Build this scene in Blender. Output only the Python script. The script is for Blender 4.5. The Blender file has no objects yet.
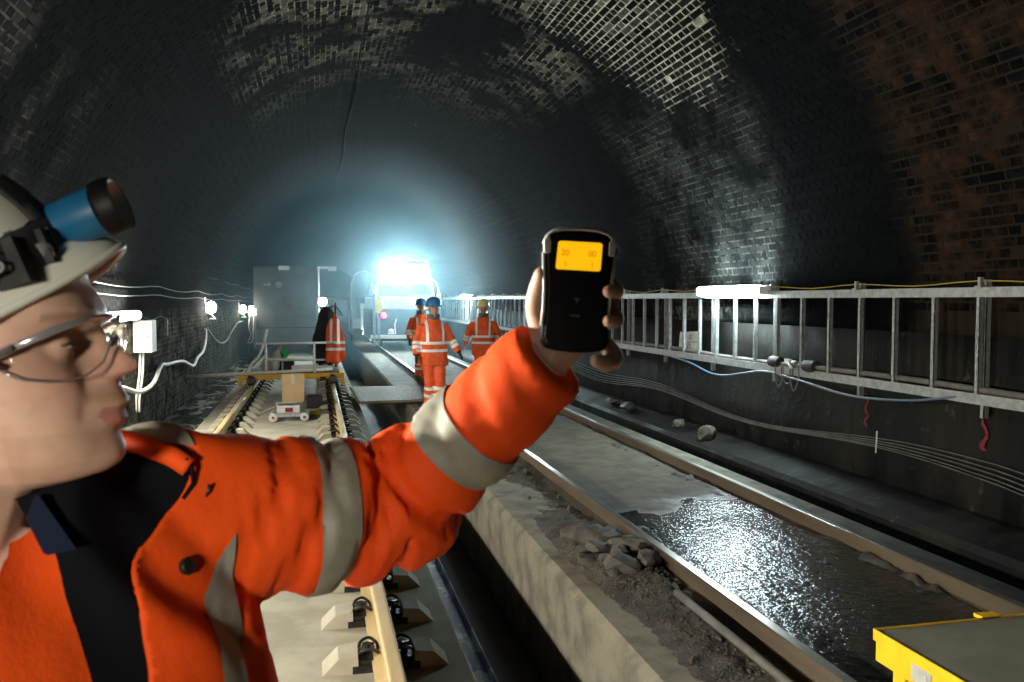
import bpy, bmesh, math, random
import numpy as np
from mathutils import Vector, Matrix, noise as mnoise

random.seed(7)
rng = np.random.default_rng(7)
SC = bpy.context.scene
COL = SC.collection
R = math.radians
PI = math.pi

# ------------------------------------------------------------------ camera
cam_data = bpy.data.cameras.new('camera')
cam_data.sensor_width = 36.0
cam_data.lens = 850.0 / 1024.0 * 36.0
cam_data.clip_start = 0.02
cam_data.clip_end = 300
cam_data.dof.use_dof = True
cam_data.dof.focus_distance = 7.5
cam_data.dof.aperture_fstop = 13.0
camera = bpy.data.objects.new('camera', cam_data)
COL.objects.link(camera)
YAW = math.atan(197 / 850)
PITCH = math.atan(41 / 850)
camera.location = (0, 0, 1.56)
camera.rotation_euler = (PI / 2 - PITCH, 0, -YAW)
SC.camera = camera

# ------------------------------------------------------------------ world, exposure
w = bpy.data.worlds.new('tunnel_dark')
SC.world = w
w.use_nodes = True
w.node_tree.nodes['Background'].inputs[0].default_value = (0.012, 0.016, 0.02, 1)
w.node_tree.nodes['Background'].inputs[1].default_value = 0.3
vs = SC.view_settings
vs.view_transform = 'Standard'
vs.look = 'None'
vs.exposure = 0.0
vs.gamma = 1.0
vs.use_curve_mapping = False
SC.cycles.max_bounces = 6
SC.cycles.diffuse_bounces = 3
SC.cycles.glossy_bounces = 3
SC.cycles.transmission_bounces = 5
SC.cycles.volume_bounces = 0
SC.cycles.transparent_max_bounces = 8
SC.cycles.sample_clamp_indirect = 4.0
SC.cycles.use_denoising = True
SC.cycles.caustics_reflective = False
SC.cycles.caustics_refractive = False

# lamp strengths (emission of the fittings, real and added)
E_TUBE = 190.0        # fluorescent battens along both walls
E_WARM = 560.0
E_WARM_FAR = 250.0
E_BANK = 380.0        # lamp bank on the works vehicle
E_LAMP = 90.0        # bulkhead lamps
P_FILL = 100.0       # added bare spot behind the camera that lights the man
COOL = (0.80, 0.97, 1.0)
WARM = (1.0, 0.93, 0.80)

# added spot without a lamp body, narrowed onto the man's chest and upper arm
fill_light = bpy.data.lights.new('added_chest_spot', 'SPOT')
fill_light.energy = P_FILL
fill_light.color = WARM
fill_light.spot_size = R(33)
fill_light.spot_blend = 1.0
fill_light.shadow_soft_size = 0.12
fill_light_ob = bpy.data.objects.new('added_chest_spot', fill_light)
COL.objects.link(fill_light_ob)
FILL_POS = Vector((-0.66, -0.80, 1.56))
FILL_AIM = Vector((-0.27, 0.74, 1.40))
fill_light_ob.location = FILL_POS
fill_light_ob.rotation_euler = (FILL_AIM - FILL_POS).to_track_quat('-Z', 'Y').to_euler()

# ------------------------------------------------------------------ materials
def new_mat(name):
    m = bpy.data.materials.new(name)
    m.use_nodes = True
    nt = m.node_tree
    return m, nt, nt.nodes['Principled BSDF']

def nd(nt, typ, **kw):
    n = nt.nodes.new(typ)
    for k, v in kw.items():
        setattr(n, k, v)
    return n

def setin(nt, node, key, val):
    s = node.inputs[key]
    if hasattr(val, 'is_output'):
        nt.links.new(val, s)
    else:
        if isinstance(val, tuple) and len(val) == 3:
            val = (*val, 1.0) if s.type == 'RGBA' else val
        s.default_value = val

def mixc(nt, fac, a, b, blend='MIX'):
    n = nd(nt, 'ShaderNodeMix', data_type='RGBA', blend_type=blend)
    setin(nt, n, 0, fac); setin(nt, n, 6, a); setin(nt, n, 7, b)
    return n.outputs[2]

def math_n(nt, op, a, b=0.0, clamp=False):
    n = nd(nt, 'ShaderNodeMath', operation=op, use_clamp=clamp)
    setin(nt, n, 0, a); setin(nt, n, 1, b)
    return n.outputs[0]

def ramp(nt, val, lo, hi, a=0.0, b=1.0, smooth=True):
    n = nd(nt, 'ShaderNodeMapRange')
    if smooth: n.interpolation_type = 'SMOOTHSTEP'
    setin(nt, n, 0, val)
    for i, v in enumerate((lo, hi, a, b)): n.inputs[i + 1].default_value = v
    return n.outputs[0]

def coords(nt, world=False, scale=(1, 1, 1)):
    if world:
        o = nd(nt, 'ShaderNodeNewGeometry').outputs['Position']
    else:
        o = nd(nt, 'ShaderNodeTexCoord').outputs['Object']
    if scale != (1, 1, 1):
        v = nd(nt, 'ShaderNodeVectorMath', operation='MULTIPLY')
        nt.links.new(o, v.inputs[0]); v.inputs[1].default_value = scale
        o = v.outputs[0]
    return o

def noise_n(nt, vec, scale, detail=4, rough=0.55):
    n = nd(nt, 'ShaderNodeTexNoise')
    nt.links.new(vec, n.inputs['Vector'])
    n.inputs['Scale'].default_value = scale
    n.inputs['Detail'].default_value = detail
    n.inputs['Roughness'].default_value = rough
    return n.outputs['Fac']

def bump_n(nt, bs, height, strength, dist=0.01):
    b = nd(nt, 'ShaderNodeBump')
    b.inputs['Strength'].default_value = strength
    b.inputs['Distance'].default_value = dist
    nt.links.new(height, b.inputs['Height'])
    nt.links.new(b.outputs[0], bs.inputs['Normal'])

def mat(name, c, c2=None, rough=0.6, metal=0.0, ns=12.0, bump=0.0, bs_scale=None, world=False,
        emit=None, estr=0.0, lo=0.35, hi=0.7, spec=None, coat=0.0, trans=0.0, rough2=None, ior=None, scale=(1, 1, 1), bdist=0.01):
    m, nt, b = new_mat(name)
    b.inputs['Base Color'].default_value = (*c, 1)
    b.inputs['Roughness'].default_value = rough
    b.inputs['Metallic'].default_value = metal
    if spec is not None: b.inputs['Specular IOR Level'].default_value = spec
    if ior: b.inputs['IOR'].default_value = ior
    b.inputs['Coat Weight'].default_value = coat
    b.inputs['Transmission Weight'].default_value = trans
    vec = None
    if c2 is not None or bump:
        vec = coords(nt, world, scale)
    if c2 is not None:
        f = ramp(nt, noise_n(nt, vec, ns), lo, hi)
        nt.links.new(mixc(nt, f, c, c2), b.inputs['Base Color'])
        if rough2 is not None:
            nt.links.new(ramp(nt, f, 0, 1, rough, rough2, False), b.inputs['Roughness'])
    if bump:
        bump_n(nt, b, noise_n(nt, vec, bs_scale or ns * 3, 6, 0.6), bump, bdist)
    if emit:
        b.inputs['Emission Color'].default_value = (*emit, 1)
        b.inputs['Emission Strength'].default_value = estr
    return m

M = {}
M['concrete'] = mat('pale slab concrete', (0.40, 0.38, 0.295), (0.29, 0.27, 0.20), 0.85, ns=3.5, bump=0.25, bs_scale=60, world=True)
M['kerb'] = mat('kerb concrete', (0.18, 0.168, 0.122), (0.085, 0.077, 0.057), 0.85, ns=5, bump=0.4, bs_scale=40, world=True)
M['dirt'] = mat('dark track dirt', (0.030, 0.027, 0.021), (0.085, 0.076, 0.056), 0.75, ns=5, bump=0.9, bs_scale=55, world=True, bdist=0.02)
M['stone'] = mat('broken concrete lump', (0.035, 0.032, 0.026), (0.09, 0.081, 0.063), 0.7, ns=14, bump=0.7, bs_scale=45, world=True)
M['trench'] = mat('wet black trench', (0.012, 0.013, 0.014), (0.022, 0.023, 0.024), 0.65, ns=3, bump=0.3, bs_scale=9, world=True)
M['rail_side'] = mat('rusted rail steel', (0.10, 0.076, 0.046), (0.055, 0.038, 0.022), 0.75, 0.1, ns=4, world=True, scale=(1, .2, 1))
M['rail_new'] = mat('tan new rail', (0.50, 0.37, 0.18), (0.38, 0.27, 0.12), 0.55, 0.1, ns=6, world=True, scale=(1, .2, 1))
M['rail_top'] = mat('worn bright rail head', (0.55, 0.55, 0.52), (0.30, 0.28, 0.24), 0.28, 0.9, ns=8, world=True, scale=(1, .15, 1))
M['galv'] = mat('galvanised steel', (0.29, 0.31, 0.31), (0.19, 0.205, 0.205), 0.5, 0.3, ns=20, world=True)
M['black_metal'] = mat('black fastening steel', (0.018, 0.017, 0.016), (0.045, 0.042, 0.038), 0.45, 0.5, ns=30)
M['rubber'] = mat('black rubber', (0.015, 0.015, 0.016), rough=0.7)
M['white_paint'] = mat('white paint', (0.92, 0.93, 0.90), (0.80, 0.81, 0.78), 0.5, ns=15)
M['yellow_paint'] = mat('yellow paint', (0.80, 0.50, 0.012), (0.70, 0.42, 0.012), 0.45, ns=9, bump=0.05)
M['cable'] = mat('grey cable sheath', (0.115, 0.12, 0.115), (0.07, 0.07, 0.07), 0.6, ns=8, world=True)
M['dark_cable'] = mat('dark cable sheath', (0.05, 0.05, 0.05), rough=0.6)
M['hose'] = mat('dusty hose', (0.13, 0.125, 0.11), (0.08, 0.076, 0.066), 0.75, ns=9, world=True)
M['blue_hose'] = mat('blue hose', (0.12, 0.13, 0.13), (0.04, 0.11, 0.19), 0.6, ns=0.5, world=True)
M['white_conduit'] = mat('white conduit', (0.72, 0.72, 0.68), (0.55, 0.55, 0.5), 0.5, ns=9, world=True)
M['yellow_wire'] = mat('yellow wire', (0.36, 0.27, 0.04), rough=0.7)
M['glow_cool'] = mat('lit fluorescent tube', (0.9, 0.95, 1), rough=0.4, emit=COOL, estr=E_TUBE)
M['glow_warm'] = mat('lit warm fluorescent tube', (0.9, 0.95, 1), rough=0.4, emit=WARM, estr=E_WARM)
M['glow_warm_far'] = mat('lit dusty fluorescent tube', (0.9, 0.95, 1), rough=0.4, emit=WARM, estr=E_WARM_FAR)
M['glow_lamp'] = mat('lit lamp lens', (0.9, 0.95, 1), rough=0.4, emit=(1.0, 0.97, 0.86), estr=E_LAMP)
M['glow_bank'] = mat('lit work lamp lens', (0.9, 0.95, 1), rough=0.4, emit=(0.72, 0.95, 1.0), estr=E_BANK)
M['glow_red'] = mat('red tail lamp', (0.8, 0.02, 0.05), rough=0.3, emit=(1.0, 0.03, 0.10), estr=14.0)
M['batten'] = mat('white batten body', (0.7, 0.72, 0.7), rough=0.45)
M['grey_panel'] = mat('grey wagon panel', (0.115, 0.125, 0.12), (0.085, 0.09, 0.088), 0.7, ns=2.5, bump=0.05)
M['blue_panel'] = mat('dark blue vehicle panel', (0.05, 0.075, 0.10), (0.035, 0.05, 0.07), 0.4, 0.2, ns=3)
M['cream_panel'] = mat('cream vehicle panel', (0.75, 0.74, 0.62), (0.62, 0.61, 0.5), 0.45, ns=3)
M['cab_grey'] = mat('pale vehicle body', (0.42, 0.46, 0.48), (0.3, 0.33, 0.35), 0.45, 0.1, ns=3)
M['card'] = mat('brown cardboard', (0.30, 0.205, 0.11), (0.26, 0.175, 0.09), 0.8, ns=7)
M['wood'] = mat('weathered plywood board', (0.21, 0.17, 0.12), (0.13, 0.105, 0.075), 0.75, ns=4, bump=0.2, bs_scale=30, scale=(6, 1, 1))
M['board_grey'] = mat('grey anti-slip board', (0.20, 0.20, 0.15), (0.16, 0.16, 0.12), 0.75, ns=6, bump=0.25, bs_scale=160)
M['orange'] = mat('orange hi-vis cloth', (0.90, 0.088, 0.006), (0.80, 0.065, 0.005), 0.72, ns=6, bump=0.12, bs_scale=70, spec=0.25)
M['orange_far'] = mat('orange hi-vis coat cloth', (0.88, 0.12, 0.02), (0.75, 0.085, 0.012), 0.7, ns=9)
M['retro'] = mat('silver reflective tape', (0.30, 0.29, 0.235), (0.24, 0.23, 0.18), 0.6, 0.0, ns=25, bump=0.05, bs_scale=200)
M['retro_far'] = mat('bright reflective tape', (0.85, 0.85, 0.78), rough=0.4)
M['fleece'] = mat('black fleece lining', (0.006, 0.007, 0.009), rough=0.95, spec=0.1)
M['navy'] = mat('navy collar knit', (0.010, 0.014, 0.035), rough=0.9, spec=0.15)
M['shirt'] = mat('orange polo knit', (0.85, 0.088, 0.006), (0.66, 0.055, 0.005), 0.85, ns=5, bump=0.15, bs_scale=120, spec=0.2)
M['helmet_white'] = mat('white helmet shell', (0.70, 0.70, 0.60), (0.63, 0.63, 0.53), 0.32, ns=6, coat=0.2)
M['helmet_under'] = mat('grey helmet underside', (0.24, 0.235, 0.19), rough=0.6)
M['helmet_blue'] = mat('blue helmet shell', (0.03, 0.16, 0.33), rough=0.35, coat=0.2)
M['helmet_yellow'] = mat('pale yellow helmet shell', (0.70, 0.66, 0.25), rough=0.35)
M['strap'] = mat('black elastic strap', (0.012, 0.012, 0.012), (0.028, 0.028, 0.027), 0.8, ns=60)
M['lamp_blue'] = mat('blue torch body', (0.008, 0.105, 0.22), (0.006, 0.08, 0.17), 0.4, ns=14)
M['lamp_black'] = mat('black torch bezel', (0.006, 0.005, 0.005), rough=0.5, spec=0.2)
M['chrome'] = mat('chrome reflector', (0.70, 0.70, 0.66), rough=0.35, metal=0.15)
M['strap_text'] = mat('grey strap lettering', (0.19, 0.19, 0.18), rough=0.7)
M['plastic_black'] = mat('black detector case', (0.003, 0.003, 0.005), rough=0.5, spec=0.2)
M['plastic_silver'] = mat('silver detector trim', (0.75, 0.74, 0.68), rough=0.35, metal=0.2)
M['screen'] = mat('backlit amber screen', (0.6, 0.3, 0.0), rough=0.4, emit=(1.0, 0.50, 0.003), estr=1.0)
M['screen_ink'] = mat('screen digits', (0.35, 0.10, 0.0), rough=0.6, emit=(1.0, 0.25, 0.0), estr=0.45)
M['mark_grey'] = mat('grey printed mark', (0.10, 0.10, 0.11), rough=0.6)
M['snap'] = mat('black press stud', (0.012, 0.012, 0.012), rough=0.35)
M['glove'] = mat('black work glove', (0.012, 0.013, 0.016), rough=0.8)
M['boot'] = mat('black work boot', (0.02, 0.018, 0.016), rough=0.6)
M['black_coat'] = mat('black coat cloth', (0.012, 0.013, 0.017), (0.02, 0.021, 0.026), 0.85, ns=9)
M['skin_far'] = mat('skin', (0.42, 0.22, 0.15), rough=0.55)
M['green_rag'] = mat('green plastic', (0.03, 0.55, 0.08), rough=0.6)
M['yellow_rag'] = mat('dull yellow strap webbing', (0.42, 0.38, 0.06), rough=0.8)
M['pale_bag'] = mat('pale grey bag', (0.45, 0.46, 0.42), (0.33, 0.34, 0.31), 0.8, ns=12)
M['red_paint'] = mat('red spray paint', (0.22, 0.006, 0.018), (0.03, 0.005, 0.008), 0.8, ns=40, world=True)
M['sign'] = mat('grey sign plate', (0.40, 0.41, 0.37), (0.33, 0.34, 0.3), 0.5, ns=10)
M['ink'] = mat('black ink', (0.02, 0.02, 0.02), rough=0.6)
M['hair'] = mat('fair brown hair', (0.19, 0.12, 0.06), (0.12, 0.075, 0.04), 0.6, ns=90)
M['eye_white'] = mat('eye white', (0.7, 0.68, 0.64), rough=0.25)
M['iris'] = mat('blue grey iris', (0.06, 0.09, 0.10), rough=0.2)
M['frame_grey'] = mat('grey spectacle arm', (0.50, 0.51, 0.52), rough=0.2, metal=0.7)

def glass(name, tint, edge=0.5):
    m, nt, b = new_mat(name)
    out = nt.nodes['Material Output']
    t = nd(nt, 'ShaderNodeBsdfTransparent'); t.inputs[0].default_value = (*tint, 1)
    g = nd(nt, 'ShaderNodeBsdfGlossy'); g.inputs['Roughness'].default_value = 0.06
    lw = nd(nt, 'ShaderNodeLayerWeight'); lw.inputs[0].default_value = 0.25
    f = ramp(nt, math_n(nt, 'POWER', lw.outputs['Facing'], 3.0), 0, 1, 0.03, edge, False)
    mx = nd(nt, 'ShaderNodeMixShader')
    nt.links.new(f, mx.inputs[0]); nt.links.new(t.outputs[0], mx.inputs[1]); nt.links.new(g.outputs[0], mx.inputs[2])
    nt.links.new(mx.outputs[0], out.inputs['Surface'])
    return m
M['lens'] = glass('clear spectacle lens', (0.96, 0.96, 0.955))
M['cab_glass'] = glass('vehicle glass', (0.55, 0.68, 0.72))

# skin of the man in front: colour attribute holds his own complexion (lips, stubble, flush)
def skin_mat():
    m, nt, b = new_mat('fair skin')
    a = nd(nt, 'ShaderNodeVertexColor'); a.layer_name = 'complexion'
    n = noise_n(nt, coords(nt, True), 60, 4)
    c = mixc(nt, ramp(nt, n, .35, .75, 0, .35), a.outputs[0], (0.46, 0.23, 0.15))
    nt.links.new(c, b.inputs['Base Color'])
    b.inputs['Roughness'].default_value = 0.5
    b.inputs['Subsurface Weight'].default_value = 0.12
    b.inputs['Subsurface Radius'].default_value = (0.01, 0.004, 0.002)
    b.inputs['Subsurface Scale'].default_value = 0.6
    bump_n(nt, b, noise_n(nt, coords(nt, True), 700, 3), 0.12, 0.002)
    return m
M['skin'] = skin_mat()

# tunnel brickwork: soot-black lining, a ring of cleaner brown brick near the camera, lime bloom near the crown
def lining_masks(nt):
    pos = coords(nt, True)
    sep = nd(nt, 'ShaderNodeSeparateXYZ'); nt.links.new(pos, sep.inputs[0])
    X, Y, Z = sep.outputs
    nz = noise_n(nt, pos, 0.9, 5, 0.6)
    nf = noise_n(nt, pos, 4.0, 5, 0.65)
    # brown relined ring: Y below about 5.9 on the far-right side
    edge = math_n(nt, 'ADD', Y, math_n(nt, 'MULTIPLY', math_n(nt, 'SUBTRACT', nf, 0.5), 1.0))
    brown = math_n(nt, 'MULTIPLY', ramp(nt, edge, 6.15, 5.75), ramp(nt, X, 2.6, 3.6))
    # lime bloom: a ring of old brick between Y 7.4 and 13, high in the vault
    band = math_n(nt, 'MULTIPLY', ramp(nt, edge, 6.9, 7.5), ramp(nt, edge, 15.5, 11.0))
    high = ramp(nt, Z, 4.1, 4.5)
    lime = math_n(nt, 'MULTIPLY', math_n(nt, 'MULTIPLY', band, high), ramp(nt, nz, 0.42, 0.60))
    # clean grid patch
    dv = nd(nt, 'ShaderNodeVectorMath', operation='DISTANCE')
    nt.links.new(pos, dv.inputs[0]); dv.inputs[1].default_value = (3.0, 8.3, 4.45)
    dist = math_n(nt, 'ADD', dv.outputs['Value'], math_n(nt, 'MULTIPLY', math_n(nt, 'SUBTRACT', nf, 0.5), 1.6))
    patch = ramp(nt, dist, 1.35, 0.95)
    # grey bloom low on the flanks, between the black rings
    flank = math_n(nt, 'MULTIPLY', math_n(nt, 'MULTIPLY', ramp(nt, edge, 7.2, 7.9), ramp(nt, edge, 12.0, 10.5)), ramp(nt, nz, 0.40, 0.62))
    flank = math_n(nt, 'MULTIPLY', flank, ramp(nt, X, 3.4, 4.2))
    left = math_n(nt, 'MULTIPLY', math_n(nt, 'MULTIPLY', ramp(nt, X, -1.5, -1.9), ramp(nt, Y, 8.5, 7.0)), ramp(nt, nz, 0.45, 0.6))
    sidew = math_n(nt, 'MULTIPLY', math_n(nt, 'MULTIPLY', ramp(nt, X, -2.15, -2.3), ramp(nt, Z, 1.5, 1.1)), ramp(nt, nf, .3, .62))
    specks = ramp(nt, noise_n(nt, pos, 1.6, 6, 0.75), 0.66, 0.75)
    return pos, nf, nz, brown, lime, patch, flank, left, specks, sidew

def brick_mat():
    m, nt, b = new_mat('sooty tunnel brick')
    pos, nf, nz, brown, lime, patch, flank, left, specks, sidew = lining_masks(nt)
    g = nd(nt, 'ShaderNodeNewGeometry'); oi = nd(nt, 'ShaderNodeObjectInfo')
    rnd = math_n(nt, 'FRACT', math_n(nt, 'ADD', g.outputs['Random Per Island'], math_n(nt, 'MULTIPLY', oi.outputs['Random'], 7.31)))
    soot = mixc(nt, rnd, (0.0013, 0.0018, 0.0021), (0.0034, 0.0044, 0.0051))
    grey = mixc(nt, rnd, (0.009, 0.0102, 0.0098), (0.026, 0.028, 0.0265))
    red = mixc(nt, rnd, (0.014, 0.0095, 0.007), (0.038, 0.020, 0.0125))
    c = mixc(nt, flank, soot, grey)
    c = mixc(nt, left, c, grey)
    c = mixc(nt, sidew, c, mixc(nt, rnd, (0.035, 0.033, 0.025), (0.095, 0.088, 0.066)))
    c = mixc(nt, math_n(nt, 'MULTIPLY', lime, ramp(nt, math_n(nt, 'ADD', math_n(nt, 'MULTIPLY', rnd, .6), math_n(nt, 'MULTIPLY', nf, .8)), .62, .95)), c, (0.085, 0.085, 0.068))
    c = mixc(nt, math_n(nt, 'MULTIPLY', brown, ramp(nt, nf, .38, .68)), c, red)
    c = mixc(nt, math_n(nt, 'MULTIPLY', specks, ramp(nt, rnd, .3, .9)), c, (0.14, 0.14, 0.12))
    nt.links.new(c, b.inputs['Base Color'])
    b.inputs['Roughness'].default_value = 0.9
    b.inputs['Specular IOR Level'].default_value = 0.02
    bump_n(nt, b, noise_n(nt, pos, 45, 5, .6), 0.5, 0.01)
    return m

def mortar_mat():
    m, nt, b = new_mat('tunnel lining mortar'); b.inputs['Specular IOR Level'].default_value = 0.02
    pos, nf, nz, brown, lime, patch, flank, left, specks, sidew = lining_masks(nt)
    c = mixc(nt, nf, (0.0014, 0.0018, 0.0020), (0.0038, 0.0045, 0.0048))
    broken = ramp(nt, noise_n(nt, pos, 7, 6, .75), .40, .58)
    c = mixc(nt, math_n(nt, 'MULTIPLY', math_n(nt, 'MAXIMUM', flank, left), broken), c, (0.07, 0.074, 0.067))
    c = mixc(nt, sidew, c, (0.10, 0.095, 0.075))
    c = mixc(nt, math_n(nt, 'MULTIPLY', lime, broken), c, (0.19, 0.19, 0.15))
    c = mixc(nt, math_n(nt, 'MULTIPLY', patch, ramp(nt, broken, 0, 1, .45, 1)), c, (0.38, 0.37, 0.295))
    c = mixc(nt, brown, c, (0.018, 0.014, 0.0105))
    c = mixc(nt, specks, c, (0.2, 0.2, 0.17))
    nt.links.new(c, b.inputs['Base Color'])
    b.inputs['Roughness'].default_value = 0.9
    bump_n(nt, b, noise_n(nt, pos, 30, 5, .6), 0.6, 0.01)
    return m

def wall_mat():
    m, nt, b = new_mat('black rendered lower wall'); b.inputs['Specular IOR Level'].default_value = 0.1
    pos = coords(nt, True)
    st = coords(nt, True, (1, 1.6, 0.35))
    n1 = noise_n(nt, st, 1.5, 6, .65); n2 = noise_n(nt, pos, 9, 5, .6)
    c = mixc(nt, ramp(nt, n1, .4, .68), (0.005, 0.0055, 0.005), (0.019, 0.0185, 0.0155))
    c = mixc(nt, ramp(nt, n2, .62, .74), c, (0.045, 0.042, 0.034))
    nt.links.new(c, b.inputs['Base Color'])
    nt.links.new(ramp(nt, n1, .35, .65, .55, .85), b.inputs['Roughness'])
    bump_n(nt, b, n2, 0.5, 0.02)
    return m

def wet_mat():
    # concrete between the rails: dry and brown further on, a rippled sheet of water over gravel nearer the camera
    m, nt, b = new_mat('wet track bed')
    pos = coords(nt, True)
    sep = nd(nt, 'ShaderNodeSeparateXYZ'); nt.links.new(pos, sep.inputs[0])
    X, Y, Z = sep.outputs
    nw = noise_n(nt, pos, 2.2, 5, .65)
    e = math_n(nt, 'ADD', Y, math_n(nt, 'MULTIPLY', math_n(nt, 'SUBTRACT', nw, .5), 2.2))
    e = math_n(nt, 'SUBTRACT', e, math_n(nt, 'MULTIPLY', math_n(nt, 'SUBTRACT', X, 2.2), 0.35))
    wet = ramp(nt, e, 6.5, 5.8)
    nf = noise_n(nt, pos, 22, 6, .65)
    dry = mixc(nt, ramp(nt, noise_n(nt, pos, 5, 6, .6), .35, .68), (0.095, 0.082, 0.050), (0.048, 0.041, 0.028))
    c = mixc(nt, wet, dry, mixc(nt, nf, (0.010, 0.011, 0.010), (0.05, 0.05, 0.045)))
    nt.links.new(c, b.inputs['Base Color'])
    nt.links.new(ramp(nt, wet, 0, 1, .85, .10, False), b.inputs['Roughness'])
    rip = noise_n(nt, coords(nt, True, (1, .75, 1)), 22, 3, .6)
    bp = nd(nt, 'ShaderNodeBump'); bp.inputs['Distance'].default_value = 0.012
    nt.links.new(ramp(nt, wet, 0, 1, .3, 1.0, False), bp.inputs['Strength'])
    nt.links.new(rip, bp.inputs['Height']); nt.links.new(bp.outputs[0], b.inputs['Normal'])
    return m

def ditch_mat():
    m, nt, b = new_mat('wet side ditch')
    pos = coords(nt, True, (1, .5, 1))
    n = noise_n(nt, pos, 3.2, 6, .65)
    f = ramp(nt, n, .50, .58)
    nt.links.new(mixc(nt, f, (0.02, 0.021, 0.02), (0.045, 0.045, 0.04)), b.inputs['Base Color'])
    nt.links.new(ramp(nt, f, 0, 1, .08, .7, False), b.inputs['Roughness'])
    bump_n(nt, b, noise_n(nt, pos, 9, 4, .6), 0.6, 0.02)
    return m

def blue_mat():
    m, nt, b = new_mat('blue reflection-tinted channel')
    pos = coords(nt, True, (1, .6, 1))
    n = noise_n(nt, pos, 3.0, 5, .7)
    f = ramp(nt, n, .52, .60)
    nt.links.new(mixc(nt, f, (0.10, 0.11, 0.24), (0.50, 0.55, 0.62)), b.inputs['Base Color'])  # bluish reflection from the wet trench put into the base colour
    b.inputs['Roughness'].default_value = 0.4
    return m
M['brick'] = brick_mat(); M['mortar'] = mortar_mat(); M['low_wall'] = wall_mat(); M['wet'] = wet_mat(); M['ditch'] = ditch_mat(); M['reflection_blue'] = blue_mat()

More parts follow.
